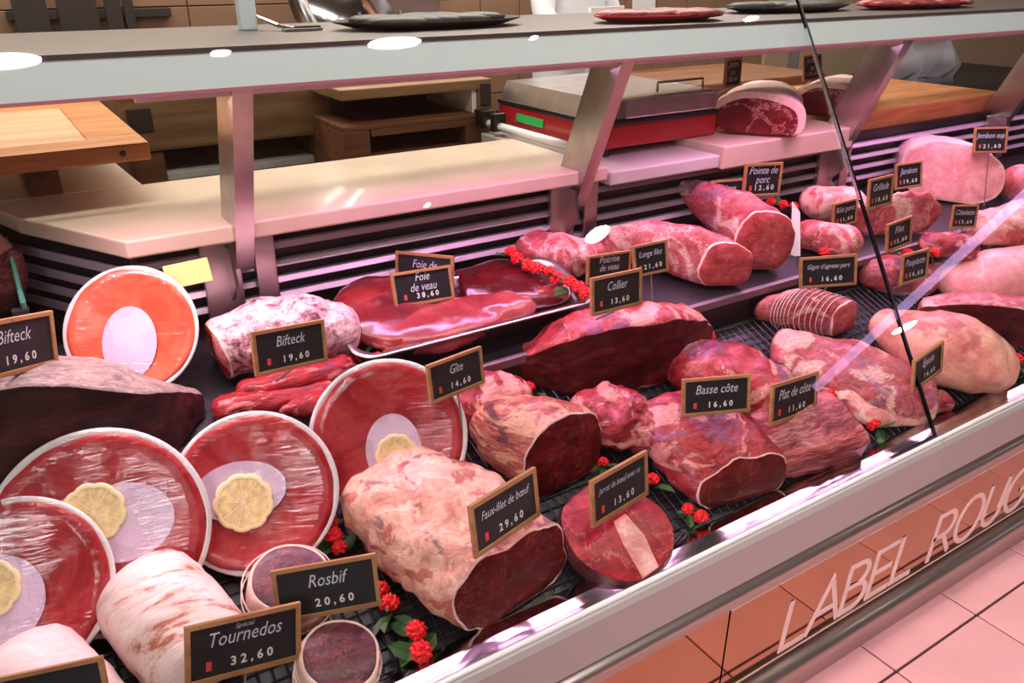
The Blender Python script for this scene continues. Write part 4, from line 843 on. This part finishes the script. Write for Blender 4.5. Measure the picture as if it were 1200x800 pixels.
# --- red flowers with leaves
def flower_mesh():
    m = MB(); rnd = random.Random(3)
    for k in range(26):
        z = 1-1.35*k/26; a = k*2.4; q = math.sqrt(max(0, 1-z*z)); c = Vector((q*math.cos(a), q*math.sin(a), z))*.0085+Vector((0, 0, .010))
        n = c-Vector((0, 0, .010)); n.normalize(); t = n.orthogonal().normalized(); b = n.cross(t); s = .0048
        m.add([c-t*s, c-b*s, c+t*s, c+b*s, c+n*s*.8], [(0, 1, 4), (1, 2, 4), (2, 3, 4), (3, 0, 4)])
    return m.mesh('petals', M['petal'])
def leaf_mesh():
    m = MB(); m.add([(0, 0, 0), (.007, .009, .002), (.006, .020, .001), (0, .028, -.004), (-.006, .020, .001), (-.007, .009, .002), (0, .012, -.001)], [(0, 1, 6), (1, 2, 6), (2, 3, 6), (3, 4, 6), (4, 5, 6), (5, 0, 6)])
    return m.mesh('leaf', M['leaf'])
FM, LM = flower_mesh(), leaf_mesh()
def flower(px, py, plane, h, s, nl, label, seed):
    p = on(px, py, plane, h); e = empty('red_flower', p, label, 'flower', 'red artificial flowers'); s *= 1.15; e.scale = (s, s, s)
    rnd = random.Random(seed); e.rotation_euler = (rnd.uniform(.1, .7), rnd.uniform(-.4, .2), rnd.uniform(0, 6))
    link('petals', FM, e)
    for k in range(nl):
        l = link('leaf', LM, e); l.rotation_euler = (rnd.uniform(-.5, .3), rnd.uniform(-.4, .4), k*6.28/max(1, nl)+rnd.uniform(-.4, .4)); l.location = (0, 0, rnd.uniform(-.004, .002)); l.scale = (1.15,)*3
FLW = [(385, 620, 'F', .02, 1.1, 2, 'upper red flower right of the middle carpaccio plate'), (387, 636, 'F', .012, 1.2, 3, 'lower red flower right of the middle carpaccio plate'), (402, 646, 'F', .01, 1.0, 1, 'red flower peeping over the top right of the Rosbif sign'),
 (449, 700, 'F', .02, 1.05, 3, 'red flower touching the right side of the Rosbif sign'), (459, 718, 'F', .018, 1.25, 5, 'big red flower just right of the Rosbif sign'), (485, 748, 'F', .02, 1.25, 4, 'red flower near the front corner of the sirloin roast, upper of two'), (490, 770, 'F', .015, 1.35, 6, 'lowest red flower at the front corner of the sirloin roast'),
 (767, 570, 'F', .015, 1.1, 3, 'red flower right of the Jarret sign'), (806, 600, 'F', .012, .9, 4, 'left red flower at the foot of the boned roast'), (824, 612, 'F', .012, 1.1, 3, 'right red flower at the foot of the boned roast'),
 (708, 546, 'F', .03, .8, 4, 'red flower behind the Jarret sign'), (972, 470, 'F', .02, 1.2, 2, 'red flower between the short ribs and the veal flap'), (1028, 502, 'F', .012, 1.25, 3, 'red flower on the sill left of the glass seal'),
 (1190, 428, 'F', .02, 1.3, 3, 'red flower beside the leg of lamb at the right edge'), (1060, 302, 'T', .03, 1.2, 2, 'red flower behind the veal roll'), (830, 400, 'F', .03, 1.1, 1, 'red flower right of the beef shoulder'), (622, 462, 'F', .02, 1.1, 4, 'red flower below the beef shoulder'),
 (425, 424, 'T', .01, 1.2, 3, 'left red flower under the liver tray'), (445, 428, 'T', .01, 1.1, 3, 'right red flower under the liver tray'), (915, 243, 'T', .02, 1.1, 1, 'red flower behind the rib rack'), (902, 240, 'T', .02, 1.1, 1, 'leftmost red flower behind the rib rack'), (927, 247, 'T', .02, 1.1, 1, 'red flower between the rib rack and the white divider'), (965, 300, 'T', .012, 1.1, 1, 'red flower under the small pork roast'), (1092, 300, 'T', .03, 1.0, 2, 'red flower in front of the dark pink chop')]
for k, f in enumerate(FLW): flower(*f, k+3)
for k in range(9):
    t = k/8; px, py = 597+t*92, 303+t*46
    flower(px, py, 'T', .065, 1.15, 1, 'red flower in the garland right of the liver tray, number %s from the louvres' % ['one', 'two', 'three', 'four', 'five', 'six', 'seven', 'eight', 'nine'][k], 60+k)
# white paper divider
dv = MB().prism([(-.03, 0), (.03, 0), (.022, .12), (-.026, .15)], -.0015, .0015, 'y').obj('paper_divider', M['paper']); dv.location = on(932, 300, 'T'); dv.rotation_euler = (-.2, -.12, -.9); dv.scale = (.42, 1, .95); tag(dv, 'upright white paper divider between rib rack and pork roast', 'paper')
# price tag behind the orange plate, its glare put into the yellow
yt_ = MB().box(-.038, .038, 0, .003, 0, .042, bev=.001).obj('price_tag', M['yellowglare']); yt_.location = aty(224, 334, 1.44); yt_.rotation_euler = (-.25, -.12, -.25); tag(yt_, 'blank price tag with its glare painted bright yellow, above the orange carpaccio plate', 'tag')

# ------------------------------------------------------------------ chalk signs
def text_mesh(body, size, m, shear=.2, off=0.0):
    cu = bpy.data.curves.new('txt', 'FONT'); cu.body = body; cu.size = size; cu.shear = shear; cu.align_x = 'CENTER'; cu.align_y = 'CENTER'; cu.resolution_u = 2; cu.offset = off; cu.space_line = .85
    to = bpy.data.objects.new('txt', cu); COL.objects.link(to)
    dg = bpy.context.evaluated_depsgraph_get(); me = bpy.data.meshes.new_from_object(to.evaluated_get(dg)); bpy.data.objects.remove(to); bpy.data.curves.remove(cu)
    me.name = 'chalk_text'; me.materials.clear(); me.materials.append(m)
    return me
def sign(pos, rot, s, wh, title, price, label, sub=None, text_size=None, stick=.03):
    P = CAMP + (Vector(pos)-CAMP)*s; w, h = wh[0]*s, wh[1]*s
    e = empty('price_sign', P, label, 'sign', 'chalkboard price signs'); e.rotation_mode = 'YXZ'; e.rotation_euler = (rot[1], rot[2], rot[0])
    f = .085*h if wh[0] > .12 else .08*h
    zb = P.z - h/2*math.cos(rot[1]); pl_ = 'S3' if P.y > 1.55 else ('T' if P.y > 1.235 else 'F'); stick = max(.02, min(.20, zb - pz(pl_, P.y - .01) - .004))
    m = MB()
    for (x0, x1, z0, z1) in ((-w/2, w/2, h/2-f, h/2), (-w/2, w/2, -h/2, -h/2+f), (-w/2, -w/2+f, -h/2+f, h/2-f), (w/2-f, w/2, -h/2+f, h/2-f)): m.box(x0, x1, -.004, .003, z0, z1, bev=.0008)
    m.obj('frame', M['frame'], e)
    s_bd = MB().box(-w/2+f*.5, w/2-f*.5, -.001, .002, -h/2+f*.5, h/2-f*.5)
    bd = s_bd.obj('board', M['board'], e)
    free = any(k in label for k in ('Rosbif', 'Tournedos', 'Gîte', 'half hidden', 'tallest', 'low chalk', 'right end', 'end of the red garland', 'bottom left', 'under the cooked', 'tiny', 'square'))
    MB().tube([(0, 0, -h/2), (0, .002, -h/2-stick)] if free else [(0, .002, -h/2+.006), (0, .010, -h/2-.006), (0, .055, -h/2-.028)], .0018, 6).obj('stick', M['pin'], e)
    MB().tube([(0, -.0045, h/2-f*.5), (0, -.002, h/2-f*.5)], .0018*s, 8).obj('nail', M['pin'], e)
    if title:
        ln = max(len(t) for t in title.split('\n')); ts = text_size or min(.27*h, w*.88/(ln*.50))
        o = link('chalk_text', text_mesh(title, ts, M['chalk'], .28, .0), bd); o.rotation_euler = (math.pi/2, 0, 0); nl = title.count('\n'); o.location = (0, -.0016, h*(.17 if nl == 0 else .14)); o.scale = (1, 1.25, 1)
    if sub:
        o = link('chalk_text', text_mesh(sub, .11*h, M['chalk'], .28), bd); o.rotation_euler = (math.pi/2, 0, 0); o.location = (0, -.0016, h*.335)
    if price:
        o = link('price_digits', text_mesh(' '.join(price), .21*h, M['price'], 0, .0004), bd); o.rotation_euler = (math.pi/2, 0, 0); o.location = (w*.06, -.0016, -h*.24)
        MB().box(-w*.33, -w*.33+.085*h, -.0018, -.001, -h*.31, -h*.16).obj('red_mark', M['red'], bd)
    return e
WW, QQ = (.135, .072), (.098, .074)
SG = [
((-.029,1.122,1.014),(.795,-.072,.249),1.10,WW,'Bifteck','19,60','chalk sign cut by the left edge above the dry-aged beef',None),
((.342,1.202,.886),(.281,-.202,.149),.985,WW,'Bifteck','19,60','chalk sign reading Bifteck above the red beef strips',None),
((.245,.833,.706),(-.328,-.354,-.017),1.08,WW,'Rosbif','20,60','chalk sign reading Rosbif in front of the banded roasts',None),
((.123,.776,.724),(.059,-.280,.217),1.115,WW,'Tournedos','32,60','chalk sign reading Tournedos in front of the streaked roast','Spécial'),
((-.088,.944,.610),(-.419,-.410,-.103),.94,WW,'','','chalk sign cut by the bottom left corner',None),
((.462,.735,.804),(.341,-.196,.088),1.165,WW,'Faux-filet de bœuf','29,60','chalk sign reading Faux-filet on the sirloin roast',None),
((.663,.742,.760),(.246,-.169,.078),1.18,WW,'Jarret de bœuf avec os','13,60','chalk sign reading Jarret on the shank slice',None),
((.619,1.151,.781),(.276,-.180,.068),.935,WW,'Gîte','14,60','chalk sign reading Gîte in front of the liver tray',None),
((.705,1.433,.877),(-.975,-.179,-.043),1.0,WW,'Foie de','','chalk sign half hidden behind the violet liver sign',None),
((.690,1.414,.851),(-.009,-.321,.044),.965,WW,'Foie\nde veau','38,60','violet-tinted chalk sign standing in the liver tray',None),
((1.230,1.471,.772),(-.025,-.092,.048),.88,WW,'Poitrine\nde veau','','chalk sign at the end of the red garland, behind the Collier sign',None),
((1.236,1.331,.834),(-.068,-.202,-.011),.92,QQ,'Longe filet','21,60','nearly square chalk sign in front of the pork loin',None),
((.940,1.098,.891),(.115,-.148,.072),1.0,WW,'Collier','13,60','chalk sign reading Collier on the beef shoulder',None),
((1.034,.909,.727),(-.373,-.233,.016),1.02,WW,'Basse côte','16,60','chalk sign reading Basse côte above the boned roast',None),
((1.057,.759,.784),(.105,-.167,.116),1.2,WW,'Plat de côte','11,60','chalk sign reading Plat de côte on the short ribs',None),
((1.567,1.091,.811),(-.501,-.217,-.048),1.0,WW,"Gigot d'agneau paré","16,60",'wide chalk sign reading Gigot above the tied roast',None),
((1.568,.816,.683),(.137,-.139,-.049),1.05,WW,'Épaule','14,60','steeply turned chalk sign on the leg of lamb',None),
((1.711,1.552,.874),(-.439,-.158,-.034),.93,QQ,'Côtes','','low chalk sign behind the rib rack, left of its taller neighbour',None),
((1.439,1.207,1.017),(-.240,-.063,.031),1.15,QQ,'Pointe de\nporc','12,60','tallest standing chalk sign behind the rib rack',None),
((2.072,1.421,.792),(-.094,-.095,-.065),.93,QQ,'Rôti porc','11,60','chalk sign left of the glass seal on the pink pork',None),
((1.799,1.148,.952),(.023,-.106,-.013),1.12,QQ,'Grillade','10,60','chalk sign just right of the glass seal, above the folded pork cut',None),
((2.239,1.350,.897),(-.228,-.177,-.046),1.0,QQ,'Jambon','19,60','chalk sign leaning against the left side of the cooked ham',None),
((1.905,1.142,.830),(-.033,-.114,-.098),1.03,QQ,'Filet','15,60','chalk sign at the front edge of the folded pork cut',None),
((1.800,1.023,.798),(-.048,-.132,-.019),1.05,QQ,'Paupiette','14,60','chalk sign on the small veal roll',None),
((2.576,1.338,.724),(-.303,-.148,.061),.88,QQ,'Côtelette','13,60','chalk sign under the cooked ham',None),
((2.472,1.262,.988),(-.570,-.248,-.019),1.05,QQ,'Jambon sup','21,60','chalk sign above the right end of the cooked ham',None),
((3.284,1.686,.350),(.084,-.148,-.063),.70,QQ,'Travers','12,60','tiny chalk sign beside the smooth pork belly',None),
((1.726,1.594,1.191),(.328,-.025,.028),1.0,QQ,'Jambon\ncru','28,60','narrow chalk sign standing over the larger raw ham',None),
((2.163,1.682,1.170),(.108,-.169,-.019),1.0,QQ,'Jambon\nsec','26,60','narrow chalk sign standing over the smaller raw ham',None),
]
for s in SG:
    sign(s[0], s[1], s[2], s[3], s[4], s[5], s[6], s[7])
